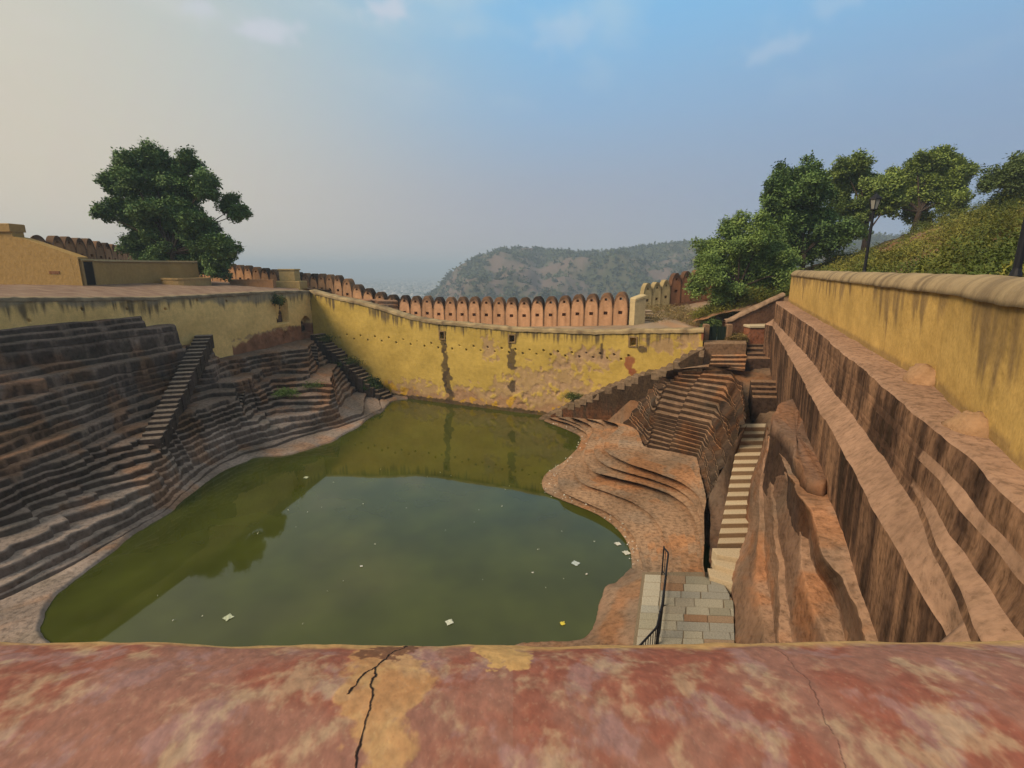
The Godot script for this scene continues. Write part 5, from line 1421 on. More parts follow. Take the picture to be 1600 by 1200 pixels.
func stairs() -> void:
	var dk := Color(0.085, 0.065, 0.055)
	var lt := Color(0.30, 0.235, 0.185)
	var a := P([-20.1, 7.05, -32.88, -17.36, 2.9, -22.96])
	flight("steep weathered stair of many narrow steps slanting down the dark left terraces", a[0] + Vector3(-0.2, -0.42, 0), a[1] + Vector3(-0.15, -0.2, 0), 24, 0.92, 0.9, Color(0.10, 0.075, 0.062), lt * 1.05, M.rock, 0.03)
	a = P([-17.95, 3.3, -31.93, -17.6, 2.4, -30.61])
	flight("tiny flight of brown steps in the middle of the left terraces, beside green weeds", a[0], a[1], 6, 1.1, 0.8, dk, lt, M.rock, 0.03, Vector3(1, 0, 0.25))
	flight("rough broken steps going down along the yellow wall to the water at the left corner", Vector3(-17.2, 5.3, -44.0), Vector3(-10.1, 0.0, -40.75), 22, 1.2, 1.3, dk, Color(0.33, 0.25, 0.18), M.rock, 0.09)
	flight("short flight of brown steps below the small arch", Vector3(-16.9, 4.6, -41.6), Vector3(-16.3, 3.3, -40.2), 6, 1.1, 0.8, dk, lt, M.rock, 0.03, Vector3(1, 0, 0.1))
	a = P([17.03, 6.2, -34.17, 15.52, 5.3, -30.51])
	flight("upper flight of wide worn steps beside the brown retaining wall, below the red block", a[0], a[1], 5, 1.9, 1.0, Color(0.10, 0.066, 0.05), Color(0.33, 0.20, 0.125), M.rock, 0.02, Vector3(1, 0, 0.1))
	a = P([13.19, 5.2, -25.44, 12.64, 4.5, -23.92])
	flight("lower flight of three worn steps between the boulder and the end of the retaining wall", a[0], a[1], 4, 1.45, 1.2, Color(0.10, 0.066, 0.05), Color(0.33, 0.20, 0.125), M.rock, 0.02, Vector3(1, 0, 0.1))
	a = P([10.64, 4.2, -21.08, 7.78, 1.3, -15.9])
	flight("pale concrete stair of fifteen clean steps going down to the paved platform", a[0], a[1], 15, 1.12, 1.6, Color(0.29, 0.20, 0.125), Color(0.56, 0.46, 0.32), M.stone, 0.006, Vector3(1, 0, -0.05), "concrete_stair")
	var o := thing("winder_steps", "three pale winding steps turning from the concrete stair to the paved platform", "steps", Vector3(7.3, 0.8, -15.2))
	var fans := [[P([7.0, 0, -15.75, 8.25, 0, -15.75, 8.2, 0, -14.9, 7.0, 0, -15.35]), 1.28], [P([6.85, 0, -15.35, 8.1, 0, -14.95, 7.9, 0, -14.3, 6.8, 0, -15.0]), 1.12], [P([6.6, 0, -15.05, 7.9, 0, -14.5, 7.5, 0, -13.9, 6.5, 0, -14.6]), 0.96]]
	for q in fans:
		part("step", prism(q[0], q[1], 0.3, Color(0.52, 0.42, 0.29), 0.02), M.stone, o)
	# the ramp and its dark face under the right end of the yellow wall
	var rt := P([2.02, -0.12, -35.19, 3.22, 0.72, -34.64, 4.51, 1.55, -34.05, 6.54, 2.8, -33.12, 8.43, 3.87, -32.25, 9.71, 4.25, -31.66, 10.63, 5, -31.24, 11.39, 5.64, -30.89, 11.88, 5.96, -30.67])
	var ramp_o := thing("ramp_wall", "dark stained wedge of wall carrying a rough ramp along the yellow wall to the water", "wall", Vector3(7, 0, -33))
	var paint := func(s: float, y: float, t: float, p: Vector3) -> Color:
		var q := nb.get_noise_2d(s * 1.6, y * 0.15) + 0.6 * na.get_noise_2d(s * 0.9, y * 0.8)
		var c := Color(0.115, 0.075, 0.05).lerp(Color(0.30, 0.125, 0.06), clampf(0.75 - (y - 0.6) * 0.7 + q, 0, 1))
		return c.lerp(Color(0.07, 0.05, 0.035), clampf(q * 1.2, 0, 0.8))
	part("wall_face", wall_mesh(rt, -0.6, 0.08, paint, func(_s, _y): return 0.0, 0.5), M.wall_rock, ramp_o)
	var d := len2(rt)
	var fine := resample(rt, 26)
	for k in 25:
		var e := Build.new()
		e.tint = Color(0.27, 0.19, 0.125) * (1.0 + rng.randf_range(-0.25, 0.25))
		var m := (fine[k] + fine[k + 1]) * 0.5
		var along := Vector3(fine[k + 1].x - fine[k].x, 0, fine[k + 1].z - fine[k].z)
		var x := along.normalized()
		e.box(Transform3D(Basis(x, Vector3.UP, x.cross(Vector3.UP)), m + Vector3(0.32, -0.12 + rng.randf_range(-0.04, 0.06), -0.72) - ramp_o.position), Vector3(along.length() * 1.12, 0.5, 1.6 + rng.randf_range(-0.1, 0.1)), 0.06)
		part("step", e.mesh(), M.rock, ramp_o, false)
	# landing at the head of the steps
	structure("landing", prism(P([12.58, 5.93, -32.74, 15.45, 5.97, -32.75, 14.79, 5.86, -31.29, 12.05, 5.81, -31.07]), 6.2, 4.6, Color(0.34, 0.22, 0.14), 0.04), M.rock)
	var rb := P([15.58, 5.9, -32.94, 17.53, 5.9, -32.94])
	var red := thing("red_block", "brick-red plastered block with a pale slab on top at the head of the steps", "plinth", Vector3((rb[0].x + rb[1].x) / 2, 5.9, rb[0].z))
	var b := Build.new()
	b.tint = Color(0.36, 0.15, 0.09)
	b.box(Transform3D(Basis(), Vector3(0, 0.5, -0.5)), Vector3(1.85, 1.2, 1.2), 0.03)
	part("block", b.mesh(), M.rock, red, false)
	b = Build.new()
	b.tint = Color(0.58, 0.48, 0.33)
	b.box(Transform3D(Basis(), Vector3(0, 1.18, -0.5)), Vector3(2.0, 0.14, 1.35), 0.03)
	part("slab", b.mesh(), M.stone, red, false)
	var sw := P([14.22, 7.32, -33.48, 14.65, 7.41, -33.5, 15.68, 7.9, -33.71, 16.76, 8.35, -33.92, 18.41, 9.05, -34.29])
	var so := thing("sloping_side_wall", "low brown wall whose pale coping rises from the gate towards the yellow parapet", "wall", Vector3(16, 6, -33.5))
	part("wall", sweep(sw, [Vector2(0.0, -2.6), Vector2(0.0, 0.0), Vector2(-0.4, 0.0), Vector2(-0.4, -2.6)], func(p, _q): return Color(0.21, 0.115, 0.075) * (1.0 + 0.5 * nb.get_noise_3dv(p)), 0.15), M.rock, so)
	part("coping", sweep(sw, [Vector2(0.08, -0.05), Vector2(0.06, 0.10), Vector2(-0.2, 0.16), Vector2(-0.46, 0.10), Vector2(-0.48, -0.05)], func(p, _q): return Color(0.36, 0.24, 0.16) * (1.0 + 0.4 * na.get_noise_3dv(p)), 0.15, 0.04), M.rock, so)

func platform() -> void:
	var pl := P([4.42, 0.8, -15.09, 6.94, 0.8, -15.09, 6.82, 0.8, -13.51, 6.01, 0.8, -11.55, 3.25, 0.8, -11.55])
	var o := thing("paved_platform", "small platform paved with grey and orange-brown flagstones beside the water", "platform", Vector3(5.5, 0.8, -13))
	part("bed", prism(pl, 0.775, -0.4, Color(0.24, 0.19, 0.13)), M.stone, o)
	var outline := PackedVector2Array()
	for p in pl:
		outline.append(Vector2(p.x, p.z))
	var greys := [Color(0.33, 0.30, 0.24), Color(0.29, 0.27, 0.21), Color(0.38, 0.35, 0.28), Color(0.31, 0.30, 0.26)]
	var warms := [Color(0.29, 0.18, 0.11), Color(0.31, 0.22, 0.15)]
	var z := -14.9
	var count := 0
	while z < -10.3:
		var dz := rng.randf_range(0.30, 0.46)
		var left := lerpf(4.45, 3.15, (z + 14.9) / 4.0)
		var x := left
		var first := true
		while x < 7.2:
			var dx := 0.55 if first else rng.randf_range(0.45, 1.0)
			var skew := rng.randf_range(-0.03, 0.03)
			var g := 0.012
			var sh := -0.30 * dz
			var quad := PackedVector2Array([Vector2(x + g, z + g + 0.06 * (x - 5)), Vector2(x + dx - g, z + g + 0.06 * (x + dx - 5)), Vector2(x + dx - g + sh + skew, z + dz - g + 0.06 * (x + dx - 5)), Vector2(x + g + sh, z + dz - g + 0.06 * (x - 5))])
			for poly in Geometry2D.intersect_polygons(quad, outline):
				var f := PackedVector3Array()
				for q in poly:
					f.append(Vector3(q.x, 0, q.y))
				var warm := not first and rng.randf() < 0.16
				var c: Color = warms[rng.randi() % 2] if warm else greys[rng.randi() % 4] * (1.25 if first else 1.0)
				part("flagstone", prism(f, 0.80 + rng.randf_range(-0.006, 0.008), 0.74, c, 0.012), M.stone, o)
				count += 1
			x += dx
			first = false
		z += dz
	# railing
	var rp := P([5.02, 1.8, -14.9, 5.08, 1.8, -14.6, 4.15, 1.78, -12.1, 3.75, 1.76, -11.2, 3, 1.75, -10.4])
	var r := thing("iron_railing", "dark iron railing along the water side of the paved platform", "railing", Vector3(rp[1].x, 0.8, rp[1].z))
	var line := resample(rp, 40)
	var b := Build.new()
	for k in 39:
		b.tube(line[k] - r.position, line[k + 1] - r.position, 0.028, 0.028, 8)
	part("handrail", b.mesh(), M.iron, r, false)
	b = Build.new()
	for k in 39:
		b.tube(line[k] - r.position - Vector3.UP * 0.85, line[k + 1] - r.position - Vector3.UP * 0.85, 0.016, 0.016, 6)
	part("lower_rail", b.mesh(), M.iron, r, false)
	for k in 40:
		b = Build.new()
		var post := k in [0, 13, 26, 39]
		var w := 0.026 if post else 0.011
		b.tube(line[k] - r.position - Vector3.UP * (1.0 if post else 0.85), line[k] - r.position + Vector3.UP * (0.06 if post else 0.0), w, w, 8 if post else 6)
		part("post" if post else "baluster", b.mesh(), M.iron, r, false)

func lamp(at: Vector3, h: float, label: String) -> void:
	var o := thing("street_lamp", label, "street lamp", at, "lamp posts behind the yellow parapet wall")
	var b := Build.new()
	b.lathe(Vector3.ZERO, [Vector2(0.11, 0), Vector2(0.11, 0.5), Vector2(0.065, 0.6), Vector2(0.06, 1.4), Vector2(0.075, 1.45), Vector2(0.05, 1.55), Vector2(0.042, h - 0.55)], 12)
	part("post", b.mesh(), M.iron, o, false)
	b = Build.new()
	b.lathe(Vector3.UP * (h - 0.55), [Vector2(0.0, 0.0), Vector2(0.12, 0.02), Vector2(0.12, 0.05), Vector2(0.04, 0.06)], 6)
	b.lathe(Vector3.UP * (h - 0.55), [Vector2(0.21, 0.36), Vector2(0.2, 0.40), Vector2(0.09, 0.50), Vector2(0.02, 0.56), Vector2(0.0, 0.62)], 6)
	part("lantern_cap", b.mesh(), M.iron, o, false)
	b = Build.new()
	b.lathe(Vector3.UP * (h - 0.50), [Vector2(0.10, 0.0), Vector2(0.17, 0.31)], 6)
	part("lantern_glass", b.mesh(), M.glass, o, false)
	for k in 6:
		b = Build.new()
		var a := TAU * k / 6
		var d := Vector3(cos(a), 0, sin(a))
		b.tube(Vector3.UP * (h - 0.5) + d * 0.105, Vector3.UP * (h - 0.18) + d * 0.178, 0.012, 0.012, 5)
		part("lantern_bar", b.mesh(), M.iron, o, false)

func gate() -> void:
	var g := P([12.95, 6.06, -32.98, 14.14, 6.06, -32.98])
	var c := (g[0] + g[1]) / 2
	var o := thing("iron_gate", "dark green iron gate closing the gap at the right end of the yellow wall", "gate", c)
	var w := (g[1] - g[0]).length()
	for s in [-1, 1]:
		var b := Build.new()
		b.box(Transform3D(Basis(), Vector3(s * w * 0.25, 0.52, 0)), Vector3(w * 0.47, 0.98, 0.02), 0.0)
		part("gate_leaf", b.mesh(), M.gate, o, false)
		for k in 5:
			b = Build.new()
			b.tube(Vector3(s * w * 0.25 + (k - 2) * w * 0.1, 0.0, 0.02), Vector3(s * w * 0.25 + (k - 2) * w * 0.1, 1.12, 0.02), 0.014, 0.014, 6)
			part("bar", b.mesh(), M.gate, o, false)
	for s in [-1, 1]:
		var b := Build.new()
		b.tint = Color(0.30, 0.19, 0.115)
		b.box(Transform3D(Basis(), Vector3(s * (w / 2 + 0.16), 0.5, 0.0)), Vector3(0.3, 1.35, 0.45), 0.04)
		part("gate_pier", b.mesh(), M.plaster, o, false)

func litter() -> void:
	var list := [[Vector3(-1.96, 0, -13.58), 0.30, 0.5, Color(0.62, 0.66, 0.56), "square pale sheet of paper floating near the middle of the foreground parapet"], [Vector3(2.38, 0, -16.78), 0.36, 0.9, Color(0.50, 0.58, 0.58), "bluish plastic bag floating in the water left of the handrail"], [Vector3(-10.9, 0, -24.7), 0.3, 1.4, Color(0.45, 0.48, 0.33), "greenish card floating in the shade of the left bank"], [Vector3(1.58, 0, -13.52), 0.20, 0.2, Color(0.72, 0.62, 0.10), "small yellow wrapper floating near the rocks"], [Vector3(4.25, 0.0, -18.15), 0.30, 0.4, Color(0.66, 0.66, 0.6), "white bag washed up against the right shore"], [Vector3(4.45, 0.0, -17.5), 0.34, 1.9, Color(0.6, 0.6, 0.54), "heap-shaped dirty white bag at the right shore, above the platform"], [Vector3(-9.0, 0, -13.8), 0.34, 1.0, Color(0.5, 0.55, 0.4), "crumpled pale bag floating by the lower end of the left bank"], [Vector3(-5.6, 0, -16.6), 0.12, 0.3, Color(0.75, 0.75, 0.7), "tiny white scrap adrift left of the square sheet"], [Vector3(0.75, 0, -16.2), 0.10, 0.3, Color(0.75, 0.75, 0.7), "tiny white scrap adrift right of the square sheet"], [Vector3(2.7, 0, -16.1), 0.10, 0.3, Color(0.72, 0.7, 0.62), "tiny pale scrap adrift below the bluish bag"]]
	for q in list:
		var n := 9
		var pts := PackedVector3Array()
		var cols := PackedColorArray()
		for j in n:
			for i in n:
				var u := Vector2(i / 8.0 - 0.5, j / 8.0 - 0.5)
				var e := 1.0 + 0.25 * na.get_noise_2d(atan2(u.y, u.x) * 3.0, q[0].x * 9.0)
				pts.append(q[0] + Vector3(u.x * q[1] * e * 0.72, 0.02 + 0.05 * maxf(0.0, nb.get_noise_3d(u.x * 5.0 + q[0].x, u.y * 5.0, 1.0)), u.y * q[1] * e * 0.72).rotated(Vector3.UP, q[2]))
				cols.append(q[3])
		tag(solo("floating_scrap", grid(n, n, pts, cols), M.stone), q[4], "litter", "litter on the green water")
	# scraps thrown along the shore, too many and too small to tell apart
	var spots := []
	var tint := []
	var piece := leaf_clump(3, 0.06, 0.10, 1.1, 5)
	var shore := [P([2.22, -0.5, -36.09, 2.92, -0.5, -35.14, 3.78, -0.5, -33.96, 4.5, -0.5, -32.44, 4.02, -0.5, -30.33, 2.99, -0.5, -28.16, 1.72, -0.5, -26.07, 1.54, -0.5, -24.17, 2.42, -0.5, -22.92, 3.92, -0.5, -21.6, 4.72, -0.5, -19.95, 4.82, -0.5, -18.19, 4.5, -0.5, -16.8]),
		P([2.31, 0.06, -34.61, 2.97, 0.06, -33.7, 3.8, 0.06, -32.55, 4.48, 0.06, -31.09, 4.01, 0.06, -29.05, 3.01, 0.06, -26.96, 1.78, 0.06, -24.95, 1.59, 0.06, -23.12, 2.43, 0.06, -21.92, 3.75, 0.06, -20.65, 4.51, 0.06, -19.07, 4.6, 0.06, -17.38, 4.29, 0.06, -16.05]),
		P([2.64, 0.1, -35.43, 3.33, 0.1, -34.63, 4.29, 0.1, -33.42, 5.02, 0.1, -31.1, 4.11, 0.1, -28.07, 2.99, 0.1, -26.09, 2.42, 0.1, -24.52, 2.44, 0.1, -22.96, 3, 0.1, -22.11, 4.22, 0.1, -20.75, 4.92, 0.1, -19, 4.9, 0.1, -17.18, 4.69, 0.1, -15.91]),
		P([2.58, 0.38, -34.5, 3.24, 0.38, -33.73, 4.18, 0.38, -32.55, 4.89, 0.38, -30.29, 4, 0.38, -27.34, 2.91, 0.38, -25.41, 2.36, 0.38, -23.88, 2.38, 0.38, -22.36, 2.92, 0.38, -21.53, 4.11, 0.38, -20.21, 4.79, 0.38, -18.5, 4.77, 0.38, -16.73, 4.57, 0.38, -15.49]),
		P([3.27, 0.42, -34.37, 3.9, 0.42, -33.67, 4.71, 0.42, -32.23, 4.77, 0.42, -29.73, 4.05, 0.42, -27.05, 3.43, 0.42, -25.31, 3.24, 0.42, -24.08, 3.57, 0.42, -22.97, 4.48, 0.42, -22.06, 5.58, 0.42, -20.82, 6.08, 0.42, -19.16, 5.93, 0.42, -17.32, 5.49, 0.42, -15.4]),
		P([3.21, 0.6, -33.77, 3.83, 0.6, -33.08, 4.62, 0.6, -31.67, 4.68, 0.6, -29.21, 3.98, 0.6, -26.58, 3.37, 0.6, -24.88, 3.18, 0.6, -23.66, 3.51, 0.6, -22.57, 4.4, 0.6, -21.68, 5.48, 0.6, -20.46, 5.97, 0.6, -18.83, 5.83, 0.6, -17.02, 5.4, 0.6, -15.13]),
		P([4.04, 0.63, -33.68, 4.63, 0.63, -33.07, 5.25, 0.63, -31.36, 4.55, 0.63, -28.62, 4.03, 0.63, -26.29, 3.99, 0.63, -24.8, 4.26, 0.63, -23.95, 5.03, 0.63, -23.38, 6.38, 0.63, -22.4, 7.36, 0.63, -21.28, 7.65, 0.63, -19.72, 7.33, 0.63, -17.81, 6.5, 0.63, -15.05]),
		P([3.88, 1.02, -32.38, 4.46, 1.02, -31.8, 5.05, 1.02, -30.15, 4.38, 1.02, -27.52, 3.88, 1.02, -25.28, 3.84, 1.02, -23.85, 4.1, 1.02, -23.03, 4.84, 1.02, -22.49, 6.14, 1.02, -21.54, 7.08, 1.02, -20.46, 7.35, 1.02, -18.97, 7.05, 1.02, -17.13, 6.25, 1.02, -14.47]),
		P([4.91, 1.05, -31.99, 5.55, 1.05, -31.35, 5.86, 1.05, -30.06, 5.07, 1.05, -27.88, 4.52, 1.05, -25.97, 4.49, 1.05, -24.65, 4.96, 1.05, -23.61, 5.69, 1.05, -22.92, 6.71, 1.05, -22.05, 7.45, 1.05, -21.09, 7.72, 1.05, -19.87, 7.54, 1.05, -18.45, 6.96, 1.05, -16.38]),
		P([4.79, 1.28, -31.24, 5.42, 1.28, -30.61, 5.72, 1.28, -29.35, 4.95, 1.28, -27.22, 4.41, 1.28, -25.36, 4.39, 1.28, -24.07, 4.85, 1.28, -23.05, 5.56, 1.28, -22.38, 6.55, 1.28, -21.53, 7.27, 1.28, -20.59, 7.54, 1.28, -19.4, 7.36, 1.28, -18.01, 6.8, 1.28, -15.99]),
		P([5.77, 1.3, -30.89, 6.46, 1.3, -30.2, 6.51, 1.3, -29.29, 5.64, 1.3, -27.61, 5.08, 1.3, -26.1, 5.07, 1.3, -24.93, 5.74, 1.3, -23.67, 6.43, 1.3, -22.84, 7.13, 1.3, -22.07, 7.66, 1.3, -21.27, 7.93, 1.3, -20.39, 7.92, 1.3, -19.51, 7.69, 1.3, -18.37]),
		P([5.55, 1.66, -29.72, 6.21, 1.66, -29.06, 6.27, 1.66, -28.18, 5.43, 1.66, -26.57, 4.88, 1.66, -25.11, 4.88, 1.66, -23.98, 5.52, 1.66, -22.77, 6.18, 1.66, -21.98, 6.86, 1.66, -21.23, 7.37, 1.66, -20.46, 7.63, 1.66, -19.61, 7.62, 1.66, -18.77, 7.4, 1.66, -17.67]),
		P([6.64, 1.68, -28.87, 7.02, 1.68, -28.36, 7.21, 1.68, -27.41, 7.09, 1.68, -26.08, 6.95, 1.68, -24.96, 7.21, 1.68, -24.67, 7.62, 1.68, -24.48, 8.17, 1.68, -24.11, 8.73, 1.68, -23.66, 9.09, 1.68, -23.31, 8.64, 1.68, -21.48, 8.27, 1.68, -20.08, 7.89, 1.68, -18.73])]
	var s1 := spread(shore[1], 200)
	var s2 := spread(shore[3], 200)
	for k in 70:
		var i := int(pow(rng.randf(), 0.6) * 199)
		var p := s1[i].lerp(s2[i], rng.randf_range(-0.25, 0.95))
		spots.append(turned(p + Vector3(0, 0.06, 0), rng.randf_range(0.25, 0.75)))
		var g := rng.randf_range(0.45, 0.8)
		tint.append(Color(g, g * 0.98, g * 0.9))
	for k in 34:
		spots.append(turned(Vector3(rng.randf_range(-12, 3.5), 0.02, rng.randf_range(-26, -13)), rng.randf_range(0.2, 0.5)))
		tint.append(Color(0.6, 0.62, 0.5))
	var mm := MultiMeshInstance3D.new()
	mm.name = "shore_litter"
	mm.multimesh = scatter(piece, spots, tint)
	mm.material_override = M.leaf
	add_child(mm)
	tag(mm, "tiny pale scraps of litter strewn along the right shore and the water", "litter")
	mm.set_meta("kind", "stuff")

func hill_and_plain() -> void:
	var rp: Array = [Vector2(-17.01, -5.46), Vector2(-11.48, -4.54), Vector2(-8.59, -2.47), Vector2(-7.13, -0.87), Vector2(-5.68, 0.45), Vector2(-4.26, 1.00), Vector2(-2.84, 1.55), Vector2(-1.06, 2.10), Vector2(2.12, 2.23), Vector2(4.24, 1.96), Vector2(7.05, 1.74), Vector2(9.14, 1.74), Vector2(11.19, 1.86), Vector2(13.87, 2.24), Vector2(17.13, 2.53), Vector2(19.97, 2.68), Vector2(23.30, 2.87), Vector2(31.56, 3.00), Vector2(44.53, 2.32)]
	var ridge := func(yaw: float) -> float:
		for i in rp.size() - 1:
			if yaw < rp[i + 1].x:
				return lerpf(rp[i].y, rp[i + 1].y, clampf((yaw - rp[i].x) / (rp[i + 1].x - rp[i].x), 0, 1))
		return rp[rp.size() - 1].y
	var nu := 300
	var nv := 110
	var pts := PackedVector3Array()
	var cols := PackedColorArray()
	var spots := []
	var tint := []
	for j in nv:
		for i in nu:
			var yaw := lerpf(-20.0, 62.0, float(i) / (nu - 1))
			var crest := 760.0 + 60.0 * nc.get_noise_1d(yaw * 0.25)
			var t := float(j) / (nv - 1) * 1.45
			var d := lerpf(230.0, crest, t)
			var hr: float = 10.8 + tan(deg_to_rad(ridge.call(yaw))) * crest
			var low := -75.0
			var y: float
			if t <= 1.0:
				y = lerpf(low, hr, pow(smooth(0.0, 1.0, t), 0.75) * 0.35 + t * t * 0.65)
				var wx := sin(deg_to_rad(yaw)) * d
				var wz := cos(deg_to_rad(yaw)) * d
				var spur := nc.get_noise_2d(wx * 0.009 + wz * 0.004, wz * 0.006) * 34.0 + na.get_noise_2d(wx * 0.016, wz * 0.016) * 13.0
				y += spur * smooth(0.0, 0.4, t) * smooth(1.0, 0.75, t)
			else:
				y = lerpf(hr, low, smooth(1.0, 1.5, t))
			var a := deg_to_rad(yaw)
			var p := Vector3(sin(a) * d, y, -cos(a) * d)
			pts.append(p)
			var n := nb.get_noise_2d(p.x * 0.03, p.z * 0.03) + 0.9 * nc.get_noise_2d(p.x * 0.012, p.z * 0.012)
			var rocky := clampf(0.35 + n * 1.2 + smooth(12.0, -4.0, yaw) * 0.5 - smooth(0.8, 1.0, t) * 0.6, 0, 1)
			cols.append(Color(0.06, 0.07, 0.035).lerp(Color(0.15, 0.112, 0.095), rocky))
			if t < 1.03 and t > 0.3 and rng.randf() > rocky * 0.9:
				spots.append(turned(p + Vector3(rng.randf_range(-4, 4), 0.8, rng.randf_range(-3, 3)), rng.randf_range(2.0, 5.0)))
				tint.append(Color(0.05, 0.065, 0.025) * rng.randf_range(0.7, 1.5))
	structure("hills", grid(nu, nv, pts, cols), M.far)
	var mm := MultiMeshInstance3D.new()
	mm.name = "hillside_scrub"
	mm.multimesh = scatter(leaf_clump(26, 0.55, 0.55, 1.2, 17), spots, tint)
	mm.material_override = M.leaf
	add_child(mm)
	tag(mm, "dark green scrub growing over the far hill", "scrub")
	mm.set_meta("kind", "stuff")
	# the plain, out to the horizon
	pts = PackedVector3Array()
	cols = PackedColorArray()
	for j in 60:
		for i in 60:
			var p := Vector3(signf(i - 29.5) * pow(absf(i - 29.5) / 29.5, 2.0) * 16000.0, -75.0, signf(j - 29.5) * pow(absf(j - 29.5) / 29.5, 2.0) * 16000.0)
			pts.append(p)
			cols.append(Color(0.34, 0.30, 0.25))
	structure("ground", grid(60, 60, pts, cols), M.far)
	var b := Build.new()
	b.box(Transform3D(Basis(), Vector3(0, 0.5, 0)), Vector3(1, 1, 1), 0.0)
	spots = []
	tint = []
	for k in 9000:
		var a := deg_to_rad(rng.randf_range(-40, 2))
		var d := 1000.0 + 3300.0 * pow(rng.randf(), 1.2)
		var s := rng.randf_range(6, 13)
		spots.append(Transform3D(Basis(Vector3.UP, rng.randf() * TAU).scaled(Vector3(s, rng.randf_range(3, 9), s * rng.randf_range(0.7, 1.5))), Vector3(sin(a) * d, -75, -cos(a) * d)))
		var g := rng.randf_range(0.3, 0.75)
		tint.append(Color(g, g * 0.95, g * 0.88) if rng.randf() < 0.72 else Color(0.06, 0.09, 0.04))
	mm = MultiMeshInstance3D.new()
	mm.name = "distant_city"
	mm.multimesh = scatter(b.mesh(), spots, tint)
	mm.material_override = M.far
	add_child(mm)
	tag(mm, "pale sprawl of far-off houses on the plain below, lost in haze", "city")
	mm.set_meta("kind", "stuff")

func near_slope() -> void:
	# scrubby slope behind the right wall
	var crest := P([19.69, 8.85, -44.71, 24.19, 10.11, -45, 27.05, 11.05, -46.24, 31.18, 12.03, -47.49, 36.06, 13.58, -48.88, 39.07, 14.63, -49.12, 42.07, 15.57, -49.34, 44.78, 16.51, -49.55, 47.06, 16.62, -48.55, 50.64, 16.69, -46.52, 53.45, 16.46, -40.31])
	var r0 := P([13.2, 7.0, -37, 15.5, 7.6, -36.5, 18.8, 8.6, -34, 15.2, 9.2, -24, 12.3, 9.3, -17, 9.2, 9.3, -10, 7.5, 9.3, -6, 6.0, 9.3, -1, 5.0, 9.3, 6])
	var n := 120
	var a := spread(r0, n)
	var c := spread(crest, n)
	var rows := [a, PackedVector3Array(), PackedVector3Array(), PackedVector3Array(), c, offset_all(c, Vector3(6, -1.0, -8)), offset_all(c, Vector3(30, -12, -40))]
	for k in [1, 2, 3]:
		for i in n:
			var p := a[i].lerp(c[i], k / 4.0)
			p.y += 0.5 * nc.get_noise_3dv(p * 0.3)
			rows[k].append(p)
	structure("hillside", terrace(rows, n, Color(0.26, 0.17, 0.10), Color(0.32, 0.20, 0.12), false, 0.3), M.earth)
	var spots := []
	var tint := []
	for k in 15000:
		var i := rng.randi() % n
		var t := pow(rng.randf(), 0.9) * 0.97
		var p := a[i].lerp(c[i], t)
		p += Vector3(rng.randf_range(-0.4, 0.4), 0, rng.randf_range(-0.4, 0.4))
		var bush := 1.3 * nc.get_noise_3d(p.x * 0.3, 0.0, p.z * 0.3) + 0.5 * na.get_noise_3d(p.x * 0.5, 0, p.z * 0.5)
		if t < 0.10 or bush < -0.28 - 0.35 * smooth(1.0, 0.6, t):
			continue
		p.y += 0.5 * nc.get_noise_3dv(p * 0.3) * 4.0 * t * (1 - t) + rng.randf_range(-0.1, 0.3 + 1.5 * maxf(0.0, bush)) - 0.6 * t
		spots.append(turned(p, rng.randf_range(0.5, 1.1)))
		var f := clampf(0.5 + 1.5 * nc.get_noise_3d(p.x * 0.25, 9.0, p.z * 0.25) + rng.randf_range(-0.3, 0.3), 0, 1)
		tint.append(Color(0.08, 0.11, 0.02).lerp(Color(0.21, 0.20, 0.035), f))
	var mm := MultiMeshInstance3D.new()
	mm.name = "slope_scrub"
	mm.multimesh = scatter(leaf_clump(44, 0.40, 0.06, 2.6, 41), spots, tint)
	mm.material_override = M.leaf
	add_child(mm)
	tag(mm, "yellow-green scrub covering the slope behind the yellow parapet wall", "scrub")
	mm.set_meta("kind", "stuff")
	# dry grass by the gate and the pale merlons
	spots = []
	tint = []
	for k in 1500:
		var w := rng.randf()
		var p := Vector3(rng.randf_range(10.8, 16.0), 6.65, rng.randf_range(-46, -37))
		p.y = lerpf(6.5, 7.4, (-37.0 - p.z) / 9.0)
		if w < 0.3:
			p = Vector3(rng.randf_range(14.2, 15.4), 6.2, rng.randf_range(-33.9, -32.6))
		spots.append(turned(p + Vector3(0, rng.randf_range(0, 0.25), 0), rng.randf_range(0.4, 0.9)))
		tint.append(Color(0.28, 0.19, 0.07).lerp(Color(0.16, 0.13, 0.04), rng.randf()))
	mm = MultiMeshInstance3D.new()
	mm.name = "dry_grass"
	mm.multimesh = scatter(leaf_clump(14, 0.3, 0.05, 5.0, 43), spots, tint)
	mm.material_override = M.leaf
	add_child(mm)
	tag(mm, "dry straw-coloured grass around the gate and the pale merlons", "grass")
	mm.set_meta("kind", "stuff")

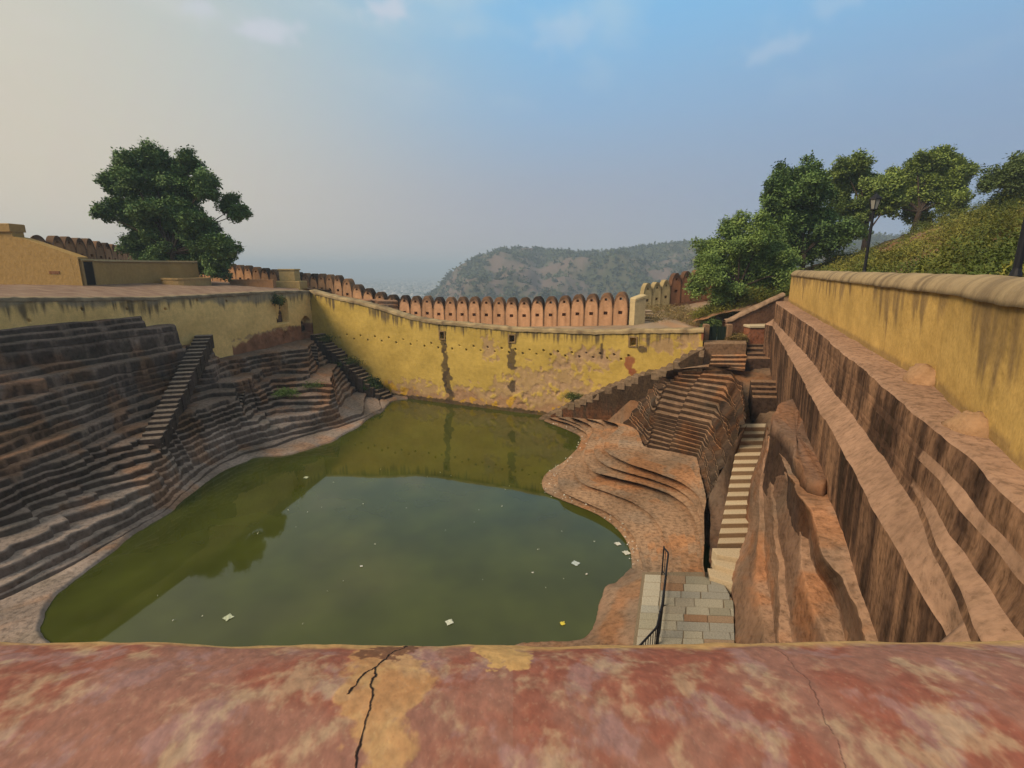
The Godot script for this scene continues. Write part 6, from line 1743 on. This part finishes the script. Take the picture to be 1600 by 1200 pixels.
func trees() -> void:
	var broad := leaf_clump(20, 0.34, 0.15, 1.6, 51)
	var feather := leaf_clump(26, 0.4, 0.10, 2.4, 52)
	tree("big leafy dark green tree standing alone above the left corner of the tank", "tree", Vector3(-30.71, 9.62, -46.94), [Vector4(-34.39, 20.13, -49.36, 1.5), Vector4(-32.56, 20.7, -49.5, 1.33), Vector4(-29.72, 20.21, -49.38, 1.08), Vector4(-35.56, 18.18, -48.91, 1.42), Vector4(-33.06, 18.51, -48.99, 2), Vector4(-30.56, 18.02, -48.88, 1.83), Vector4(-27.89, 18.34, -48.95, 1.25), Vector4(-27.22, 17.69, -48.8, 0.83), Vector4(-35.22, 15.75, -48.35, 1.5), Vector4(-32.72, 15.91, -48.39, 2), Vector4(-29.56, 15.75, -48.35, 1.75), Vector4(-26.47, 16.39, -48.5, 1.25), Vector4(-25.22, 15.75, -48.35, 0.67), Vector4(-34.39, 13.63, -47.86, 1.75), Vector4(-31.56, 13.47, -47.83, 2.17), Vector4(-28.89, 13.63, -47.86, 2), Vector4(-26.56, 12.98, -47.71, 1.58), Vector4(-32.39, 11.52, -47.38, 1.75), Vector4(-29.72, 11.36, -47.34, 1.83), Vector4(-27.22, 11.52, -47.38, 1.42), Vector4(-35.72, 19.97, -49.33, 0.67), Vector4(-36.39, 18.51, -48.99, 0.75), Vector4(-36.06, 16.56, -48.54, 0.67), Vector4(-36.39, 15.58, -48.31, 0.67), Vector4(-35.39, 12.82, -47.68, 1), Vector4(-25.56, 12.66, -47.64, 0.92), Vector4(-31.06, 12.17, -47.53, 1.83), Vector4(-31.22, 17.21, -48.69, 1.5), Vector4(-33.56, 14.61, -48.09, 1.5), Vector4(-30.56, 14.61, -48.09, 1.5), Vector4(-27.89, 14.93, -48.16, 1), Vector4(-34.06, 12.01, -47.49, 1.33), Vector4(-31.56, 19.56, -49.23, 1)], 3.4, 150, broad, Color(0.035, 0.062, 0.022), Color(0.085, 0.135, 0.04), 1.0)
	tree("dense dark green tree right of the bushy tree, tallest of the near right group", "tree", Vector3(24.17, 9.46, -42.8), [Vector4(23.77, 18.42, -44.86, 1.48), Vector4(25.24, 18.78, -44.95, 1.29), Vector4(22.29, 17.43, -44.63, 1.2), Vector4(23.77, 16.71, -44.47, 1.94), Vector4(25.61, 17.07, -44.55, 1.66), Vector4(22.01, 15.27, -44.14, 1.2), Vector4(21.37, 15.99, -44.3, 0.55), Vector4(23.95, 14.73, -44.01, 1.94), Vector4(25.98, 14.91, -44.05, 1.66), Vector4(27.09, 14.01, -43.85, 1.2), Vector4(23.77, 13.29, -43.68, 1.48), Vector4(25.61, 13.2, -43.66, 1.48), Vector4(22.66, 14.01, -43.85, 1.29), Vector4(24.32, 12.21, -43.43, 1.29)], 3.0, 125, broad, Color(0.03, 0.055, 0.018), Color(0.085, 0.135, 0.035), 0.95)
	tree("mid-green tree between two others, directly behind the farther lamp", "tree", Vector3(31.36, 10.77, -46.18), [Vector4(29.62, 19.64, -48.22, 0.99), Vector4(30.8, 19.73, -48.25, 0.99), Vector4(31.79, 19.35, -48.16, 1.09), Vector4(30.21, 18.09, -47.87, 1.38), Vector4(31.99, 17.9, -47.82, 1.48), Vector4(29.82, 16.36, -47.47, 1.29), Vector4(31.6, 16.17, -47.42, 1.38), Vector4(32.39, 18.67, -48, 0.89), Vector4(32.98, 16.74, -47.56, 1.09), Vector4(30.61, 14.82, -47.11, 0.99), Vector4(33.18, 18.67, -48, 0.69)], 3.0, 125, broad, Color(0.045, 0.07, 0.02), Color(0.13, 0.17, 0.04), 0.95)
	tree("spreading flat-topped tree with bright clumps and a bare forked trunk on the slope", "tree", Vector3(37.56, 14.17, -49.01), [Vector4(38.37, 20.43, -50.46, 1.14), Vector4(39.82, 20.73, -50.53, 1.14), Vector4(41.06, 21.14, -50.62, 0.72), Vector4(42.3, 20.83, -50.55, 0.62), Vector4(39.41, 19.63, -50.27, 1.65), Vector4(41.68, 19.53, -50.25, 1.55), Vector4(37.75, 18.82, -50.09, 1.65), Vector4(35.89, 18.62, -50.04, 1.14), Vector4(36.31, 17.01, -49.67, 1.24), Vector4(34.86, 16.4, -49.53, 1.14), Vector4(39.2, 17.81, -49.86, 1.76), Vector4(41.68, 18.02, -49.9, 1.45), Vector4(42.92, 19.02, -50.13, 0.72), Vector4(43.12, 17.41, -49.76, 0.72), Vector4(38.37, 16.61, -49.58, 1.14), Vector4(40.64, 16.61, -49.58, 1.34), Vector4(39.41, 15.4, -49.3, 0.93), Vector4(41.88, 16.61, -49.58, 1.03)], 3.0, 125, broad, Color(0.045, 0.07, 0.018), Color(0.15, 0.19, 0.04), 0.95)
	tree("dark feathery thorn tree leaning in at the right edge", "tree", Vector3(39.12, 14.33, -39.81), [Vector4(36.37, 17.37, -40.52, 0.67), Vector4(37.21, 17.85, -40.63, 0.75), Vector4(38.21, 18.1, -40.68, 0.92), Vector4(39.21, 17.94, -40.65, 1.34), Vector4(37.71, 16.96, -40.42, 1.17), Vector4(38.88, 16.47, -40.31, 1.5), Vector4(39.88, 16.63, -40.35, 1.5), Vector4(38.21, 15.66, -40.12, 1), Vector4(39.54, 15.17, -40.01, 1.17), Vector4(36.04, 16.8, -40.38, 0.5)], 3.0, 130, feather, Color(0.035, 0.055, 0.02), Color(0.085, 0.115, 0.035), 0.9, "thorn_tree")
	tree("big bushy feathery green tree beside the gate, lower than the trees behind", "tree", Vector3(17.01, 8.03, -38.36), [Vector4(17.33, 14.03, -39.75, 0.92), Vector4(16.49, 13.54, -39.63, 0.92), Vector4(18.16, 13.54, -39.63, 1.17), Vector4(15.49, 12.08, -39.29, 1.25), Vector4(17.16, 12.24, -39.33, 1.42), Vector4(18.83, 12.24, -39.33, 1.42), Vector4(14.57, 10.61, -38.96, 1.09), Vector4(15.99, 10.61, -38.96, 1.42), Vector4(17.66, 10.61, -38.96, 1.59), Vector4(19.33, 10.77, -38.99, 1.42), Vector4(14.15, 9.47, -38.69, 0.75), Vector4(16.16, 9.07, -38.6, 1.09), Vector4(17.99, 9.07, -38.6, 1.09), Vector4(19.67, 9.63, -38.73, 1.25), Vector4(20, 11.59, -39.18, 1.25), Vector4(20.5, 10.12, -38.84, 0.92), Vector4(14.82, 11.59, -39.18, 0.75)], 3.0, 130, feather, Color(0.05, 0.085, 0.022), Color(0.13, 0.18, 0.045), 0.9, "bushy_tree")
	plant("wall_plant", "leafy fig-like plant rooted in the pale left wall near the doorway", "plant", Vector3(-18.75, 8.1, -40.4), Vector3(0.75, 0.65, 0.45), 60, broad, Color(0.05, 0.08, 0.02), Color(0.12, 0.16, 0.04), 0.55)
	plant("shrub", "round dark green shrub at the foot of the broken steps by the yellow wall", "shrub", Vector3(-12.0, 0.9, -41.6), Vector3(0.95, 0.95, 0.7), 130, broad, Color(0.03, 0.06, 0.02), Color(0.08, 0.12, 0.035), 0.6)
	plant("weed_patch", "green weeds trailing over the middle of the broken steps", "weeds", Vector3(-14.3, 2.7, -42.6), Vector3(1.5, 0.6, 0.5), 90, feather, Color(0.05, 0.07, 0.02), Color(0.11, 0.13, 0.035), 0.6)
	plant("weed_patch", "small green weeds at the top of the broken steps by the arch", "weeds", Vector3(-16.4, 4.6, -43.6), Vector3(0.8, 0.5, 0.5), 40, feather, Color(0.05, 0.07, 0.02), Color(0.11, 0.13, 0.035), 0.6)
	plant("weed_patch", "bright green weeds on the left terraces beside the tiny flight of steps", "weeds", Vector3(-15.2, 2.55, -32.6), Vector3(0.8, 0.35, 0.7), 60, feather, Color(0.07, 0.12, 0.02), Color(0.14, 0.2, 0.04), 0.5)
	plant("weed_patch", "low green weeds farther along the terrace, right of the brighter patch", "weeds", Vector3(-14.2, 2.5, -34.9), Vector3(0.9, 0.3, 0.6), 50, feather, Color(0.06, 0.09, 0.02), Color(0.11, 0.15, 0.04), 0.5)
	plant("weed_patch", "low green weeds at the bottom of the ramp against the yellow wall", "weeds", Vector3(4.5, 1.75, -34.7), Vector3(0.8, 0.3, 0.35), 50, feather, Color(0.06, 0.08, 0.02), Color(0.12, 0.15, 0.04), 0.5)
	plant("shrub", "small green shrub growing just beyond the iron gate", "shrub", Vector3(14.0, 6.4, -34.6), Vector3(0.8, 1.1, 0.6), 110, broad, Color(0.045, 0.08, 0.02), Color(0.11, 0.16, 0.04), 0.55)

func _ready() -> void:
	rng.seed = 7
	na.seed = 1; na.frequency = 1.0; na.fractal_octaves = 3
	nb.seed = 2; nb.frequency = 0.9; nb.fractal_octaves = 4
	nc.seed = 3; nc.frequency = 0.7; nc.fractal_octaves = 2
	var cam := Camera3D.new()
	cam.name = "camera"
	add_child(cam)
	cam.position = Vector3(0, 10.8, 0)
	cam.rotation_degrees = Vector3(-13, 0, 0)
	cam.fov = 75.0
	cam.near = 0.05
	cam.far = 30000.0
	var sky := Sky.new()
	var pan := PanoramaSkyMaterial.new()
	pan.panorama = ImageTexture.create_from_image(sky_image())
	sky.sky_material = pan
	var env := Environment.new()
	env.background_mode = Environment.BG_SKY
	env.sky = sky
	env.background_energy_multiplier = 1.0
	env.tonemap_mode = Environment.TONE_MAPPER_LINEAR
	env.tonemap_exposure = EXPOSURE
	env.sdfgi_enabled = true
	env.ssao_enabled = true
	env.ssil_enabled = true
	env.fog_enabled = true
	env.fog_density = 0.0007
	env.fog_light_color = Color(0.83, 0.915, 1.0)
	var we := WorldEnvironment.new()
	we.name = "environment"
	we.environment = env
	add_child(we)
	var sun := DirectionalLight3D.new()
	sun.name = "sun"
	sun.light_energy = 0.6
	sun.light_color = Color(1.0, 0.90, 0.76)
	sun.light_angular_distance = 24.0
	sun.shadow_enabled = true
	add_child(sun)
	sun.look_at_from_position(Vector3(-0.70, 0.64, 0.38) * 100.0, Vector3.ZERO, Vector3.UP)
	make_materials()

	var wb := Build.new()
	wb.quad(Vector3(-20, 0, -46), Vector3(9, 0, -46), Vector3(9, 0, -1.2), Vector3(-20, 0, -1.2))
	structure("water", wb.mesh(), M.water)
	hill_and_plain()
	left_bank()
	near_left_wall()
	far_wall()
	fort_behind()
	right_bank()
	right_wall()
	near_slope()
	foreground()
	stairs()
	platform()
	gate()
	lamp(Vector3(12.5, 9.2, -18.2), 4.1, "black lamp post with a glass lantern rising behind the middle of the yellow parapet")
	lamp(Vector3(7.08, 9.25, -7.2), 4.1, "thick black lamp post at the right edge, nearer of the two")
	trees()
	litter()
